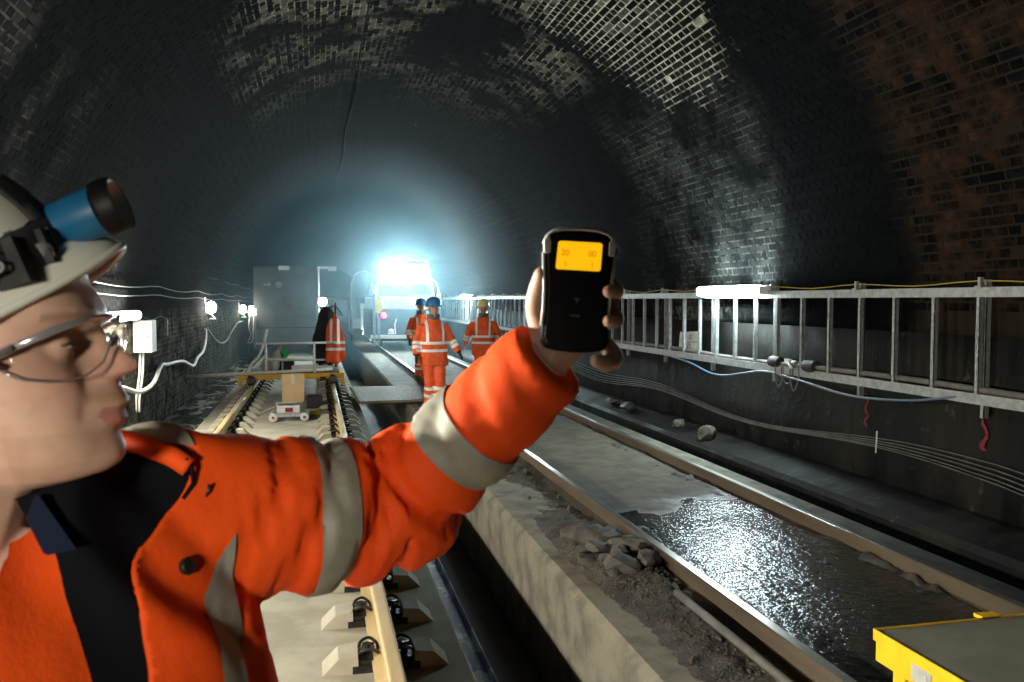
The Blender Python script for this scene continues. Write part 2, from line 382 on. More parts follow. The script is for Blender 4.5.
# ------------------------------------------------------------------ mesh helpers
class MB:
    """collects closed shapes; build() links them as one mesh object"""
    def __init__(s): s.v = []; s.f = []
    def add(s, vs_, fs):
        o = len(s.v); s.v += [tuple(p) for p in vs_]; s.f += [tuple(i + o for i in f) for f in fs]; return s
    def box(s, a, b, mtx=None):
        (x0, y0, z0), (x1, y1, z1) = a, b
        vs_ = [(x0, y0, z0), (x1, y0, z0), (x1, y1, z0), (x0, y1, z0), (x0, y0, z1), (x1, y0, z1), (x1, y1, z1), (x0, y1, z1)]
        if mtx is not None: vs_ = [tuple(mtx @ Vector(p)) for p in vs_]
        return s.add(vs_, [(0, 3, 2, 1), (4, 5, 6, 7), (0, 1, 5, 4), (1, 2, 6, 5), (2, 3, 7, 6), (3, 0, 4, 7)])
    def cbox(s, c, size, mtx=None):
        return s.box(tuple(c[i] - size[i] / 2 for i in range(3)), tuple(c[i] + size[i] / 2 for i in range(3)), mtx)
    def prism(s, poly, y0, y1):
        """polygon in XZ extruded along Y"""
        n = len(poly)
        vs_ = [(x, y0, z) for x, z in poly] + [(x, y1, z) for x, z in poly]
        fs = [tuple(range(n)), tuple(range(2 * n - 1, n - 1, -1))] + [(i, i + n, (i + 1) % n + n, (i + 1) % n) for i in range(n)]
        return s.add(vs_, fs)
    def tube(s, pts, r, n=8, caps=True, flat=None):
        pts = [Vector(p) for p in pts]
        rs = r if isinstance(r, (list, tuple)) else [r] * len(pts)
        t = [(pts[min(i + 1, len(pts) - 1)] - pts[max(i - 1, 0)]).normalized() for i in range(len(pts))]
        ref = Vector((0, 0, 1)) if abs(t[0].z) < .9 else Vector((1, 0, 0))
        u = t[0].cross(ref).normalized()
        vs_ = []
        for i, p in enumerate(pts):
            u = (u - t[i] * u.dot(t[i])).normalized(); vv = t[i].cross(u)
            for k in range(n):
                a = 2 * PI * k / n
                vs_.append(p + (u * math.cos(a) + vv * math.sin(a) * (flat or 1)) * rs[i])
        m = len(pts)
        fs = [(i * n + k, i * n + (k + 1) % n, (i + 1) * n + (k + 1) % n, (i + 1) * n + k) for i in range(m - 1) for k in range(n)]
        if caps: fs += [tuple(range(n - 1, -1, -1)), tuple((m - 1) * n + k for k in range(n))]
        return s.add(vs_, fs)
    def cyl(s, a, b, r, n=16, r2=None): return s.tube([a, b], [r, r if r2 is None else r2], n)
    def lathe(s, prof, c=(0, 0, 0), ax=(0, 0, 1), n=24, caps=True):
        """prof: (radius, height) along ax; closed by end caps"""
        ax = Vector(ax).normalized(); ref = Vector((0, 1, 0)) if abs(ax.y) < .9 else Vector((1, 0, 0))
        u = ax.cross(ref).normalized(); vv = ax.cross(u); c = Vector(c)
        vs_ = [c + ax * h + (u * math.cos(2 * PI * k / n) + vv * math.sin(2 * PI * k / n)) * max(r, 1e-4) for r, h in prof for k in range(n)]
        m = len(prof)
        fs = [(i * n + k, i * n + (k + 1) % n, (i + 1) * n + (k + 1) % n, (i + 1) * n + k) for i in range(m - 1) for k in range(n)]
        if caps: fs += [tuple(range(n - 1, -1, -1)), tuple((m - 1) * n + k for k in range(n))]
        return s.add(vs_, fs)
    def ball(s, c, r, n=14, m=10, axes=None):
        rx = r if isinstance(r, (tuple, list)) else (r, r, r)
        A = axes or (Vector((1, 0, 0)), Vector((0, 1, 0)), Vector((0, 0, 1)))
        c = Vector(c); vs_ = [c - A[2] * rx[2]]
        for i in range(1, m):
            th = PI * i / m
            for k in range(n):
                ph = 2 * PI * k / n
                vs_.append(c + A[0] * rx[0] * math.sin(th) * math.cos(ph) + A[1] * rx[1] * math.sin(th) * math.sin(ph) - A[2] * rx[2] * math.cos(th))
        vs_.append(c + A[2] * rx[2]); L = len(vs_) - 1
        fs = [(0, 1 + (k + 1) % n, 1 + k) for k in range(n)] + [(L, L - n + k, L - n + (k + 1) % n) for k in range(n)]
        fs += [(1 + i * n + k, 1 + i * n + (k + 1) % n, 1 + (i + 1) * n + (k + 1) % n, 1 + (i + 1) * n + k) for i in range(m - 2) for k in range(n)]
        return s.add(vs_, fs)
    def loft(s, rings, n=24):
        """rings: (centre, half-axis a, half-axis b, exponent)"""
        vs_ = []
        for c, a, b, e in rings:
            c, a, b = Vector(c), Vector(a), Vector(b)
            for k in range(n):
                t = 2 * PI * k / n; ct, st = math.cos(t), math.sin(t)
                vs_.append(c + a * (abs(ct) ** (2 / e)) * (1 if ct >= 0 else -1) + b * (abs(st) ** (2 / e)) * (1 if st >= 0 else -1))
        m = len(rings)
        fs = [(i * n + k, i * n + (k + 1) % n, (i + 1) * n + (k + 1) % n, (i + 1) * n + k) for i in range(m - 1) for k in range(n)]
        fs += [tuple(range(n - 1, -1, -1)), tuple((m - 1) * n + k for k in range(n))]
        return s.add(vs_, fs)
    def mesh(s, name='m'):
        me = bpy.data.meshes.new(name)
        me.from_pydata(s.v, [], s.f); me.validate(); 
        bm = bmesh.new(); bm.from_mesh(me); bmesh.ops.recalc_face_normals(bm, faces=bm.faces); bm.to_mesh(me); bm.free()
        return me
    def build(s, name, m, parent=None, smooth=False, bevel=0.0):
        me = s.mesh(name); return link(name, me, m, parent, smooth, bevel)

def link(name, me, m, parent=None, smooth=False, bevel=0.0):
    if m is not None:
        me.materials.clear(); me.materials.append(M[m] if isinstance(m, str) else m)
    if smooth:
        me.polygons.foreach_set('use_smooth', [True] * len(me.polygons))
        if smooth == 'auto':
            me.set_sharp_from_angle(angle=R(38))
    o = bpy.data.objects.new(name, me); COL.objects.link(o)
    if parent: 
        o.parent = parent
        o.matrix_parent_inverse = world_of(parent).inverted()
    if bevel:
        bv = o.modifiers.new('edge', 'BEVEL'); bv.width = bevel; bv.segments = 2; bv.limit_method = 'ANGLE'
    return o

def world_of(o):
    return o.matrix_basis.copy() if o.parent is None else world_of(o.parent) @ o.matrix_parent_inverse @ o.matrix_basis

def tag(o, label=None, cat=None, group=None, kind=None):
    if label: o['label'] = label
    if cat: o['category'] = cat
    if group: o['group'] = group
    if kind: o['kind'] = kind
    return o

def empty(name, loc, label, cat, group=None, rz=0.0):
    o = bpy.data.objects.new(name, None); COL.objects.link(o)
    o.location = loc; o.rotation_euler.z = rz; o.empty_display_size = .05
    return tag(o, label, cat, group)

def local(o_parent, name, mb, m, smooth=False, bevel=0.0):
    """child whose coordinates are in the parent's own frame"""
    me = mb if isinstance(mb, bpy.types.Mesh) else mb.mesh(name)
    o = link(name, me, m, None, smooth, bevel); o.parent = o_parent; return o

def copy_tree(o, parent=None):
    c = o.copy(); COL.objects.link(c); c.parent = parent
    for ch in list(o.children): copy_tree(ch, c)
    return c

def smooth_path(pts, n=8):
    """Catmull-Rom through points"""
    P = [Vector(p) for p in pts]; P = [2 * P[0] - P[1]] + P + [2 * P[-1] - P[-2]]; out = []
    for i in range(1, len(P) - 2):
        for k in range(n):
            t = k / n; a, b, c, d = P[i - 1:i + 3]
            out.append(.5 * ((2 * b) + (c - a) * t + (2 * a - 5 * b + 4 * c - d) * t * t + (3 * b - a - 3 * c + d) * t ** 3))
    out.append(P[-2]); return out

def text_mesh(body, size, depth=0.001):
    cu = bpy.data.curves.new('lettering', 'FONT'); cu.body = body; cu.size = size; cu.extrude = depth
    cu.align_x = 'CENTER'; cu.align_y = 'CENTER'
    ob = bpy.data.objects.new('lettering', cu); COL.objects.link(ob)
    me = bpy.data.meshes.new_from_object(ob.evaluated_get(bpy.context.evaluated_depsgraph_get()))
    bpy.data.objects.remove(ob); bpy.data.curves.remove(cu); return me

def fuse(mb, voxel, iters=4, factor=.5):
    """one continuous skin around overlapping closed shapes"""
    me = mb.mesh('fuse'); ob = bpy.data.objects.new('fuse', me); COL.objects.link(ob)
    r = ob.modifiers.new('r', 'REMESH'); r.mode = 'VOXEL'; r.voxel_size = voxel
    if iters:
        sm = ob.modifiers.new('s', 'SMOOTH'); sm.factor = factor; sm.iterations = iters
    m2 = bpy.data.meshes.new_from_object(ob.evaluated_get(bpy.context.evaluated_depsgraph_get()))
    bpy.data.objects.remove(ob); bpy.data.meshes.remove(me); return m2

def vget(me):
    a = np.empty(len(me.vertices) * 3, dtype=np.float32); me.vertices.foreach_get('co', a); return a.reshape(-1, 3).astype(np.float64)
def nget(me):
    a = np.empty(len(me.vertices) * 3, dtype=np.float32); me.vertex_normals.foreach_get('vector', a); return a.reshape(-1, 3).astype(np.float64)
def vset(me, a):
    me.vertices.foreach_set('co', np.asarray(a, dtype=np.float32).ravel()); me.update()

def band(me, p, nrm, half, near=None, reach=9.0, off=0.004, thick=0.003, extra=()):
    """strip of the surface of me between two parallel planes, lifted off it (reflective tape)"""
    p, nrm = Vector(p), Vector(nrm).normalized()
    bm = bmesh.new(); bm.from_mesh(me)
    planes = [(p + nrm * half, nrm), (p - nrm * half, -nrm)] + [(Vector(a), Vector(b).normalized()) for a, b in extra]
    for co, no in planes:
        bmesh.ops.bisect_plane(bm, geom=bm.verts[:] + bm.edges[:] + bm.faces[:], plane_co=co, plane_no=no, clear_outer=True)
    if near is not None:
        near = Vector(near)
        bad = [f for f in bm.faces if (f.calc_center_median() - near).length > reach]
        bmesh.ops.delete(bm, geom=bad, context='FACES')
    bm.normal_update()
    for v in bm.verts: v.co += v.normal * off
    m2 = bpy.data.meshes.new('tape'); bm.to_mesh(m2); bm.free(); return m2

# ================================================================== STRUCTURE
Y0, Y1 = -5.0, 90.0
def struct(o, label, cat): return tag(o, label, cat, kind='structure')

# left slab track: concrete slab with shoulder blocks
slab = struct(MB().box((-1.60, Y0, -0.95), (0.71, Y1, -0.2)).build('floor', 'concrete'), 'pale precast concrete track slab carrying the new tan rails', 'track slab')
# right-hand track bed with its kerb
bed = struct(MB().prism([(1.45, -1.3), (4.0, -1.3), (4.0, -0.13), (1.49, -0.13), (1.45, -0.17)], Y0, Y1).build('floor', 'kerb'), 'raised concrete track bed with kerb edge beside the trench', 'track bed')
# trench bottom and the gutter floors
struct(MB().box((0.71, Y0, -1.35), (1.45, Y1, -0.95)).build('floor', 'trench'), 'black wet bottom of the trench between the two tracks', 'trench')
struct(MB().box((-2.6, Y0, -0.9), (-1.60, Y1, -0.34)).build('floor', 'ditch'), 'wet side ditch along the brick wall under the wall lamps', 'ditch')
struct(MB().box((4.0, Y0, -1.0), (4.3, Y1, -0.42)).build('floor', 'trench'), 'dark narrow gutter between far rail and rendered wall', 'gutter')
struct(MB().prism([(4.27, -1.0), (4.9, -1.0), (4.9, 0.02), (4.62, 0.0), (4.3, -0.08), (4.27, -0.13)], Y0, Y1).build('floor', 'low_wall'), 'low dark ledge at the foot of the rendered wall', 'ledge')

# lining profile: straight walls and an elliptical vault
CX, CZ, RA, RB = 1.185, 1.3, 3.535, 3.7
pp = [(-2.35, z) for z in np.linspace(-0.5, 1.3, 13)[:-1]]
pp += [(CX - RA * math.cos(t), CZ + RB * math.sin(t)) for t in np.linspace(0, PI, 145)]
prof = np.array(pp)
seg = np.hypot(*(prof[1:] - prof[:-1]).T); arc = np.concatenate([[0], np.cumsum(seg)])
def at_arc(s):
    s = np.asarray(s); x = np.interp(s, arc, prof[:, 0]); z = np.interp(s, arc, prof[:, 1])
    e = 0.04
    dx = np.interp(s + e, arc, prof[:, 0]) - np.interp(s - e, arc, prof[:, 0]); dz = np.interp(s + e, arc, prof[:, 1]) - np.interp(s - e, arc, prof[:, 1])
    l = np.hypot(dx, dz) + 1e-9
    return x, z, dx / l, dz / l          # point and tangent; inward normal = (dz, -dx)

def shell(name, sub, m, ys):
    vs_ = [(x, y, z) for y in ys for x, z in sub]; n = len(sub)
    fs = [(j * n + i, j * n + i + 1, (j + 1) * n + i + 1, (j + 1) * n + i) for j in range(len(ys) - 1) for i in range(n - 1)]
    me = bpy.data.meshes.new(name); me.from_pydata(vs_, [], fs); me.flip_normals(); me.update()
    o = link(name, me, m, None, True)
    so = o.modifiers.new('thickness', 'SOLIDIFY'); so.thickness = 0.3; so.offset = -1
    return o
ys_ = list(np.arange(Y0, Y1 + 1, 5.0))
wall_l = struct(shell('wall_left', [tuple(p) for p in prof[:13]], 'mortar', ys_), 'sooty brick side wall carrying the wall lamps and white hose', 'wall')
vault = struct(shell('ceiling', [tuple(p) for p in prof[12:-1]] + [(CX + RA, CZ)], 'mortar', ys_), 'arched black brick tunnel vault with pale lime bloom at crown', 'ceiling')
wall_r = struct(shell('wall_right', [(4.72, 1.3), (4.72, 0.9), (4.71, .4), (4.7, -0.3)], 'low_wall', ys_), 'black rendered lower wall behind the cable ladder', 'wall')
MB_end = MB().box((-3.2, Y1 - .2, -1.4), (5.6, Y1, 6)); struct(MB_end.build('wall_back', 'trench'), 'dark far end of the tunnel', 'wall')
struct(MB().box((-3.2, Y0 - .2, -1.4), (5.6, Y0, 6)).build('wall_front', 'trench'), 'dark tunnel behind the photographer', 'wall')

# --- bricks: English bond, laid over wall and vault
course, joint, depth = 0.076, 0.012, 0.002
S_END = float(arc[-1]) - 0.10
rows = int(S_END / course)
B = []
for r_ in range(rows):
    s = (r_ + .5) * course
    header = r_ % 2
    L = 0.1145 if header else 0.229
    for y in np.arange(1.0 + (0.057 if header else 0), 46.0, L):
        B.append((s, y + L / 2, L - joint))
B = np.array(B)
bx, bz, tx, tz = at_arc(B[:, 0])
nB = len(B)
cen = np.stack([bx, B[:, 1], bz], 1); tan = np.stack([tx, np.zeros(nB), tz], 1); nor = np.stack([tz, np.zeros(nB), -tx], 1)
# which bricks show largest in the photograph: by distance from where the photographer stands, inside the view
vfw = np.array([math.sin(YAW) * math.cos(PITCH), math.cos(YAW) * math.cos(PITCH), -math.sin(PITCH)]); vrt = np.array([math.cos(YAW), -math.sin(YAW), 0]); vup = np.cross(vrt, vfw)
rel = cen - np.array([0, 0, 1.56]); dep = rel @ vfw
with np.errstate(all='ignore'):
    sx = 512 + 850 * (rel @ vrt) / dep; sy = 341 - 850 * (rel @ vup) / dep
cosv = np.abs((rel * nor).sum(1)) / np.linalg.norm(rel, axis=1)
size = B[:, 2] * cosv / np.maximum(dep, .1) ** 2
vis = (dep > .5) & (sx > 6) & (sx < 1018) & (sy > 6) & (sy < 285) & ~((sx < 150) & (sy > 150))
order = np.argsort(-np.where(vis, size, 0))
single = set(order[:296].tolist())
out = rng.uniform(0.0, 0.0014, nB) + depth
miss = rng.uniform(0, 1, nB) < 0.012
out = np.where(miss, -0.002, out)
tilt = rng.normal(0, 0.001, (nB, 4))
half = (course - joint) / 2
mass = np.array([i for i in range(nB) if i not in single])
def brick_corners(idx):
    n = len(idx); v = np.empty((n, 8, 3))
    for q, (a, b) in enumerate(((-1, -1), (1, -1), (1, 1), (-1, 1))):
        base = cen[idx] + np.array([0, 1, 0]) * (a * B[idx, 2] / 2)[:, None] + tan[idx] * (b * half)
        v[:, q] = base - nor[idx] * 0.03
        v[:, q + 4] = base * 1.0 + nor[idx] * (out[idx] + tilt[idx, q])[:, None] - np.array([0, 1, 0]) * (a * .003) - tan[idx] * (b * .003)
    return v
v8 = brick_corners(mass)
F5 = np.array([(4, 5, 6, 7), (0, 1, 5, 4), (1, 2, 6, 5), (2, 3, 7, 6), (3, 0, 4, 7)])
fa = (np.arange(len(mass))[:, None, None] * 8 + F5[None]).reshape(-1, 4)
def np_mesh(name, v, f):
    me = bpy.data.meshes.new(name); v = v.reshape(-1, 3)
    me.vertices.add(len(v)); me.vertices.foreach_set('co', v.astype(np.float32).ravel())
    k = f.shape[1]
    me.loops.add(f.size); me.loops.foreach_set('vertex_index', f.astype(np.int32).ravel())
    me.polygons.add(len(f)); me.polygons.foreach_set('loop_start', np.arange(0, f.size, k, dtype=np.int32)); me.polygons.foreach_set('loop_total', np.full(len(f), k, dtype=np.int32))
    me.update(calc_edges=True); me.validate(); return me
bw_me = np_mesh('brickwork', v8, fa); bw_me.shade_flat()
bo = link('brickwork', bw_me, 'brick', vault); bo['kind'] = 'stuff'
# single bricks share one mesh each for headers and stretchers
def brick_mesh(L):
    b = MB(); l, h = L / 2, half
    b.add([(-l, -h, -.03), (l, -h, -.03), (l, h, -.03), (-l, h, -.03), (-l + .003, -h + .003, 0), (l - .003, -h + .003, .0015), (l - .003, h - .003, 0), (-l + .003, h - .003, -.001)],
          [(0, 3, 2, 1), (4, 5, 6, 7), (0, 1, 5, 4), (1, 2, 6, 5), (2, 3, 7, 6), (3, 0, 4, 7)])
    me = b.mesh('brick'); me.materials.append(M['brick']); return me
bm_s, bm_h = brick_mesh(.229 - joint), brick_mesh(.1145 - joint)
for i in sorted(single):
    o = bpy.data.objects.new('brick', bm_s if B[i, 2] > .15 else bm_h); COL.objects.link(o)
    yv = Vector((0, 1, 0)); tv = Vector(tan[i]); nv = Vector(nor[i])
    if yv.cross(tv).dot(nv) < 0: yv = -yv
    mt = Matrix((yv, tv, nv)).transposed().to_4x4(); mt.translation = Vector(cen[i]) + nv * float(out[i])
    o.parent = wall_l if cen[i, 2] < CZ and cen[i, 0] < 0 else vault
    o.matrix_basis = mt @ Matrix.Rotation(random.gauss(0, .012), 4, 'X') @ Matrix.Rotation(random.gauss(0, .008), 4, 'Y')

# bed surface between the right rails and the dirt strips
def grid_surface(x0, x1, y0, y1, nx, ny, zf):
    xs = np.linspace(x0, x1, nx); yy = np.linspace(y0, y1, ny)
    X_, Y_ = np.meshgrid(xs, yy); Z_ = np.array([[zf(a, b) for a in xs] for b in yy])
    v = np.stack([X_, Y_, Z_], 2).reshape(-1, 3)
    f = np.array([(j * nx + i, j * nx + i + 1, (j + 1) * nx + i + 1, (j + 1) * nx + i) for j in range(ny - 1) for i in range(nx - 1)])
    return v, f
v, f = grid_surface(2.19, 3.45, 0.5, 40, 40, 500, lambda x, y: -0.095 + .012 * mnoise.noise(Vector((x * 2.2, y * 1.6, 3))) + (.006 * mnoise.noise(Vector((x * 9, y * 9, 1))) if y < 12 else 0))
o = link('floor', np_mesh('floor', v, f), 'wet', None, True); struct(o, 'wet gravelly concrete between the two right rails', 'track bed')
def dirt_z(x, y):
    e = min(1, max(0, (x - 1.56) / .10)) * min(1, max(0, (2.14 - x) / .04 + .55))
    d = .035 + .05 * max(0, mnoise.noise(Vector((x * 3, y * .9, 7)))) + .035 * mnoise.noise(Vector((x * 8, y * 8, 2))) + .018 * mnoise.noise(Vector((x * 24, y * 24, 5)))
    pile = .10 * math.exp(-((x - 1.88) / .22) ** 2 - ((y - 5.1) / .75) ** 2)
    cover = .5 + .9 * mnoise.noise(Vector((x * 1.5, y * .7, 11)))
    return -.142 + e * max(0, d * min(1, max(.15, cover)) + pile)
v, f = grid_surface(1.5, 2.08, 2.0, 14, 40, 640, dirt_z)
o = link('dirt', np_mesh('dirt', v, f), 'dirt', None, True); tag(o, 'dark dirt and grit heaped along the kerb beside the rail', 'dirt', kind='stuff')
def dirt2_z(x, y):
    return -.14 + max(0, .05 * mnoise.noise(Vector((x * 5, y * 2.0, 17))) + .035 * mnoise.noise(Vector((x * 14, y * 14, 8)))+.03) * min(1, (3.60 - x) / .08) * min(1, (x - 3.22) / .1)
v, f = grid_surface(3.24, 3.47, 2.0, 16, 20, 600, dirt2_z)
o = link('dirt', np_mesh('dirt', v, f), 'dirt', None, True); tag(o, 'thin line of dirt against the far rail foot', 'dirt', kind='stuff')

# ================================================================== RAILS
def rail_prof(h, foot=.07, head=.036):
    return [(-foot, 0), (foot, 0), (foot, .012), (.012, .03), (.009, h - .05), (head, h - .038), (head, h - .008), (head - .008, h), (-head + .008, h), (-head, h - .008), (-head, h - .038), (-.009, h - .05), (-.012, .03), (-foot, .012)]
def rail(x, h, m, label, group):
    root = empty('rail', (x, 0, -h), label, 'rail', group)
    local(root, 'rail_web', MB().prism([(a, b) for a, b in rail_prof(h)], Y0, Y1 - 1), m)
    local(root, 'rail_head', MB().prism([(-.026, h - .0005), (.026, h - .0005), (.022, h + .0012), (-.022, h + .0012)], Y0, Y1 - 1), 'rail_top' if m == 'rail_side' else m)
    return root
RL, RR = -1.15, 0.315
r_a = rail(RL, .16, 'rail_new', 'tan new rail of the slab track nearer the wet side ditch', 'slab track rails')
r_b = rail(RR, .16, 'rail_new', 'tan new rail of the slab track nearer the trench', 'slab track rails')
r_c = rail(2.12, .13, 'rail_side', 'rusty rail with bright worn head beside the rubble', 'old track rails')
r_d = rail(3.51, .13, 'rail_side', 'rusty rail with bright worn head nearer the cable ladder', 'old track rails')

# shoulder blocks and spring clips of the slab track
def shoulder():
    b = MB()
    poly = [(.30, 0), (.225, .075), (.135, .085), (.13, 0)]
    return b.prism(poly, -.085, .085).mesh('shoulder_block')
def clip_mesh():
    b = MB()
    b.box((.035, -.075, 0), (.128, .075, .02))
    b.cyl((.09, 0, .02), (.09, 0, .065), .016, 8)
    b.cyl((.09, 0, .06), (.09, 0, .072), .028, 6)
    for s in (-1, 1):
        pts = smooth_path([(.035, s * .02, .03), (.04, s * .055, .05), (.075, s * .072, .072), (.115, s * .062, .06), (.122, s * .03, .04), (.09, s * .012, .05), (.055, s * .018, .066)], 4)
        b.tube(pts, .0085, 6)
    return b.mesh('rail_clip')
sh_me, cl_me = shoulder(), clip_mesh()
sh_me.materials.append(M['concrete']); cl_me.materials.append(M['black_metal'])
cl_me.polygons.foreach_set('use_smooth', [True] * len(cl_me.polygons)); cl_me.set_sharp_from_angle(angle=R(40))
base_me = MB().box((-.16, -.09, 0), (.16, .09, .035)).mesh('base_plate'); base_me.materials.append(M['black_metal'])
for k in range(44):
    y = 2.35 + .575 * k
    if y > 27: break
    for xr, rl in ((RL, r_a), (RR, r_b)):
        o = bpy.data.objects.new('base_plate', base_me); COL.objects.link(o); o.parent = rl; o.location = (0, y, -.04)
        for s in (-1, 1):
            o = bpy.data.objects.new('shoulder_block', sh_me); COL.objects.link(o); o.parent = slab; o.location = (xr, y, -.2); o.scale.x = s
            o = bpy.data.objects.new('rail_clip', cl_me); COL.objects.link(o); o.parent = rl; o.location = (0, y, -.005); o.rotation_euler.z = 0 if s > 0 else PI

# ================================================================== RIGHT WALL EQUIPMENT
LX, LZ0, LZ1 = 4.53, 0.845, 1.60
lad = empty('cable_ladder', (LX, 2.0, LZ0), 'long galvanised steel cable ladder fixed along the rendered wall', 'cable ladder')
def chan(y0, y1, z0, z1):   # C-section stringer
    return MB().prism([(0, z0), (.045, z0), (.045, z0 + .006), (.006, z0 + .006), (.006, z1 - .006), (.045, z1 - .006), (.045, z1), (0, z1)], y0, y1)
local(lad, 'side_rail', chan(0, 42, .735, .805), 'galv')
local(lad, 'side_rail', chan(0, 42, -.02, .055), 'galv')
rb = MB()
rb.box((.004, -.022, .05), (.036, -.014, .74)).box((.004, .014, .05), (.036, .022, .74)).box((.004, -.022, .05), (.010, .022, .74))
for i in range(13): rb.box((.0015, -.006, .09 + i * .05), (.005, .006, .115 + i * .05))
rung_me = rb.mesh('rung'); rung_me.materials.append(M['galv'])
for k in range(92):
    o = bpy.data.objects.new('rung', rung_me); COL.objects.link(o); o.parent = lad; o.location = (0, .41 + .445 * k, 0)
br_me = MB().box((.05, -.02, -.12), (.09, -.014, .86)).box((.05, .014, -.12), (.09, .02, .86)).box((.05, -.02, -.12), (.056, .02, .86)).box((-.01, -.03, .80), (.09, .03, .815)).box((.0, -.012, .815), (.03, .012, .875)).mesh('bracket')
br_me.materials.append(M['galv'])
for k in range(28):
    y = 5.07 + 1.4 * (k - 2)
    o = bpy.data.objects.new('bracket', br_me); COL.objects.link(o); o.parent = lad; o.location = (0, y - 2.0, 0)

# hose laid on the lower side rail, with couplings
hz = empty('hose', (4.56, 7.5, .93), 'thick dusty hose lying along the lower ladder rail', 'hose')
pts = [(4.565, y, .925 + .012 * math.sin(y * 1.3)) for y in np.arange(1.9, 40, .4)]
MB().tube(pts, .024, 8).build('pipe', 'hose', hz, True)
for yy in (7.78, 7.16): MB().lathe([(.03, -.09), (.055, -.085), (.062, -.03), (.062, .03), (.055, .085), (.03, .09)], (4.555, yy, .935), (0, 1, 0), 16).build('coupling', 'rubber', hz, 'auto')
MB().lathe([(.03, -.07), (.036, -.06), (.036, .06), (.03, .07)], (4.555, 7.47, .935), (0, 1, 0), 14).build('fitting', 'galv', hz, 'auto')
MB().box((4.49, 7.43, .94), (4.52, 7.52, .985)).cyl((4.5, 7.5, .97), (4.49, 7.38, .90), .012).build('clamp', 'chrome', hz)
for q, (a, b, c) in enumerate(((7.72, 7.55, .70), (7.60, 7.38, .74), (7.45, 7.28, .68))):
    pts = smooth_path([(4.52, a, .93), (4.50, a - .02, .82), (4.5, (a + b) / 2, c), (4.5, b, .80), (4.52, b + .05, .93)], 6)
    MB().tube(pts, .0065, 6).build('loop', 'dark_cable' if q == 1 else 'cable', hz, True)

hb = MB().tube(smooth_path([(4.6, 11.0, .84), (4.52, 9.8, .79), (4.5, 8.95, .70), (4.52, 8.0, .82), (4.5, 7.35, .80), (4.5, 6.5, .735), (4.5, 5.75, .775), (4.54, 5.25, .86)], 8), .011, 7).build('sagging_hose', 'blue_hose', None, True)
tag(hb, 'thin blue hose sagging below the ladder rail', 'hose')
# bundle of thin cables on the wall
offs = [(0, 0), (.03, .012), (.062, -.008), (.095, .01), (.13, 0)]
for q, (dz, dx) in enumerate(offs):
    pts = [(4.665 - abs(dx), y, .25 + dz * (0.8 + .5 * math.sin(y * .55)) + .055 * math.cos((y - 6.1) * 1.25 + q * .05) - .015 * (y < 5)) for y in np.arange(1.5, 34, .35)]
    o = MB().tube(pts, .0055, 5).build('wall_cable', 'cable', None, True)
    tag(o, ['lowest', 'second lowest', 'middle', 'second highest', 'highest'][q] + ' thin grey cable of the bundle on the rendered wall', 'cable', 'cable bundle on the lower wall')
tie = MB().tube([(4.64, 6.3, .26), (4.63, 6.28, .36), (4.625, 6.27, .45)], .006, 5).build('cable_tie', 'white_conduit', None); tag(tie, 'pale loose tie sticking up from the cable bundle', 'cable tie')
# wire along the top rail
pts = []
for k in range(-2, 24):
    y = 5.07 + 1.4 * k
    pts += [(4.55, y, 1.695), (4.555, y + .7, 1.668)]
o = MB().tube(smooth_path(pts[::1], 3), .0045, 5).build('top_wire', 'yellow_wire', None, True); tag(o, 'thin yellow wire strung along the top of the cable ladder', 'wire')
# sign plate leaning in the ladder
sg = empty('sign_plate', (4.62, 10.0, .90), 'small grey lettered plate leaning inside the cable ladder', 'sign')
sp = MB().box((-.006, -.29, 0), (.006, .29, .26)).build('plate', 'sign'); sp.parent = sg
sg.rotation_euler = (R(-3), R(6), R(0))
for body, z, sz, yy in (('O.', .185, .095, -.05), ('8SO', .065, .11, .04)):
    tm = text_mesh(body, sz); t = link('lettering', tm, 'ink'); t.parent = sg
    t.matrix_basis = Matrix.Translation((-.0075, yy, z)) @ Matrix.Rotation(-PI / 2, 4, 'Z') @ Matrix.Rotation(PI / 2, 4, 'X')
ln = MB().box((-.008, -.28, .122), (-.006, .2, .13)).build('rule', 'ink'); ln.parent = sg
# red survey marks on the wall
def paint_mark(y, z0, z1, lab):
    rr = random.Random(int(y * 100)); n = 14
    pl = [(y + .016 * (1 - .3 * i / n) * (1 + .9 * rr.uniform(-1, 1)) + .02 * math.sin(i), z0 + (z1 - z0) * i / n) for i in range(n + 1)]
    pr = [(y - .016 * (1 - .3 * i / n) * (1 + .9 * rr.uniform(-1, 1)) + .02 * math.sin(i), z0 + (z1 - z0) * i / n) for i in range(n + 1)]
    b = MB(); v_ = [(4.699, a, c) for a, c in pl] + [(4.699, a, c) for a, c in pr] ; v_ += [(4.705, b_, c) for _, b_, c in v_]
    k = 2 * (n + 1)
    fs = [(i, i + 1, n + 2 + i, n + 1 + i) for i in range(n)] + [(k + i, k + n + 1 + i, k + n + 2 + i, k + i + 1) for i in range(n)]
    b.add(v_, fs); tag(b.build('paint_mark', 'red_paint'), lab, 'paint mark')
paint_mark(6.52, .45, .74, 'smeared red paint mark under the ladder near the hose couplings')
paint_mark(5.17, .47, .84, 'long red paint streak under the ladder above the cable bundle')

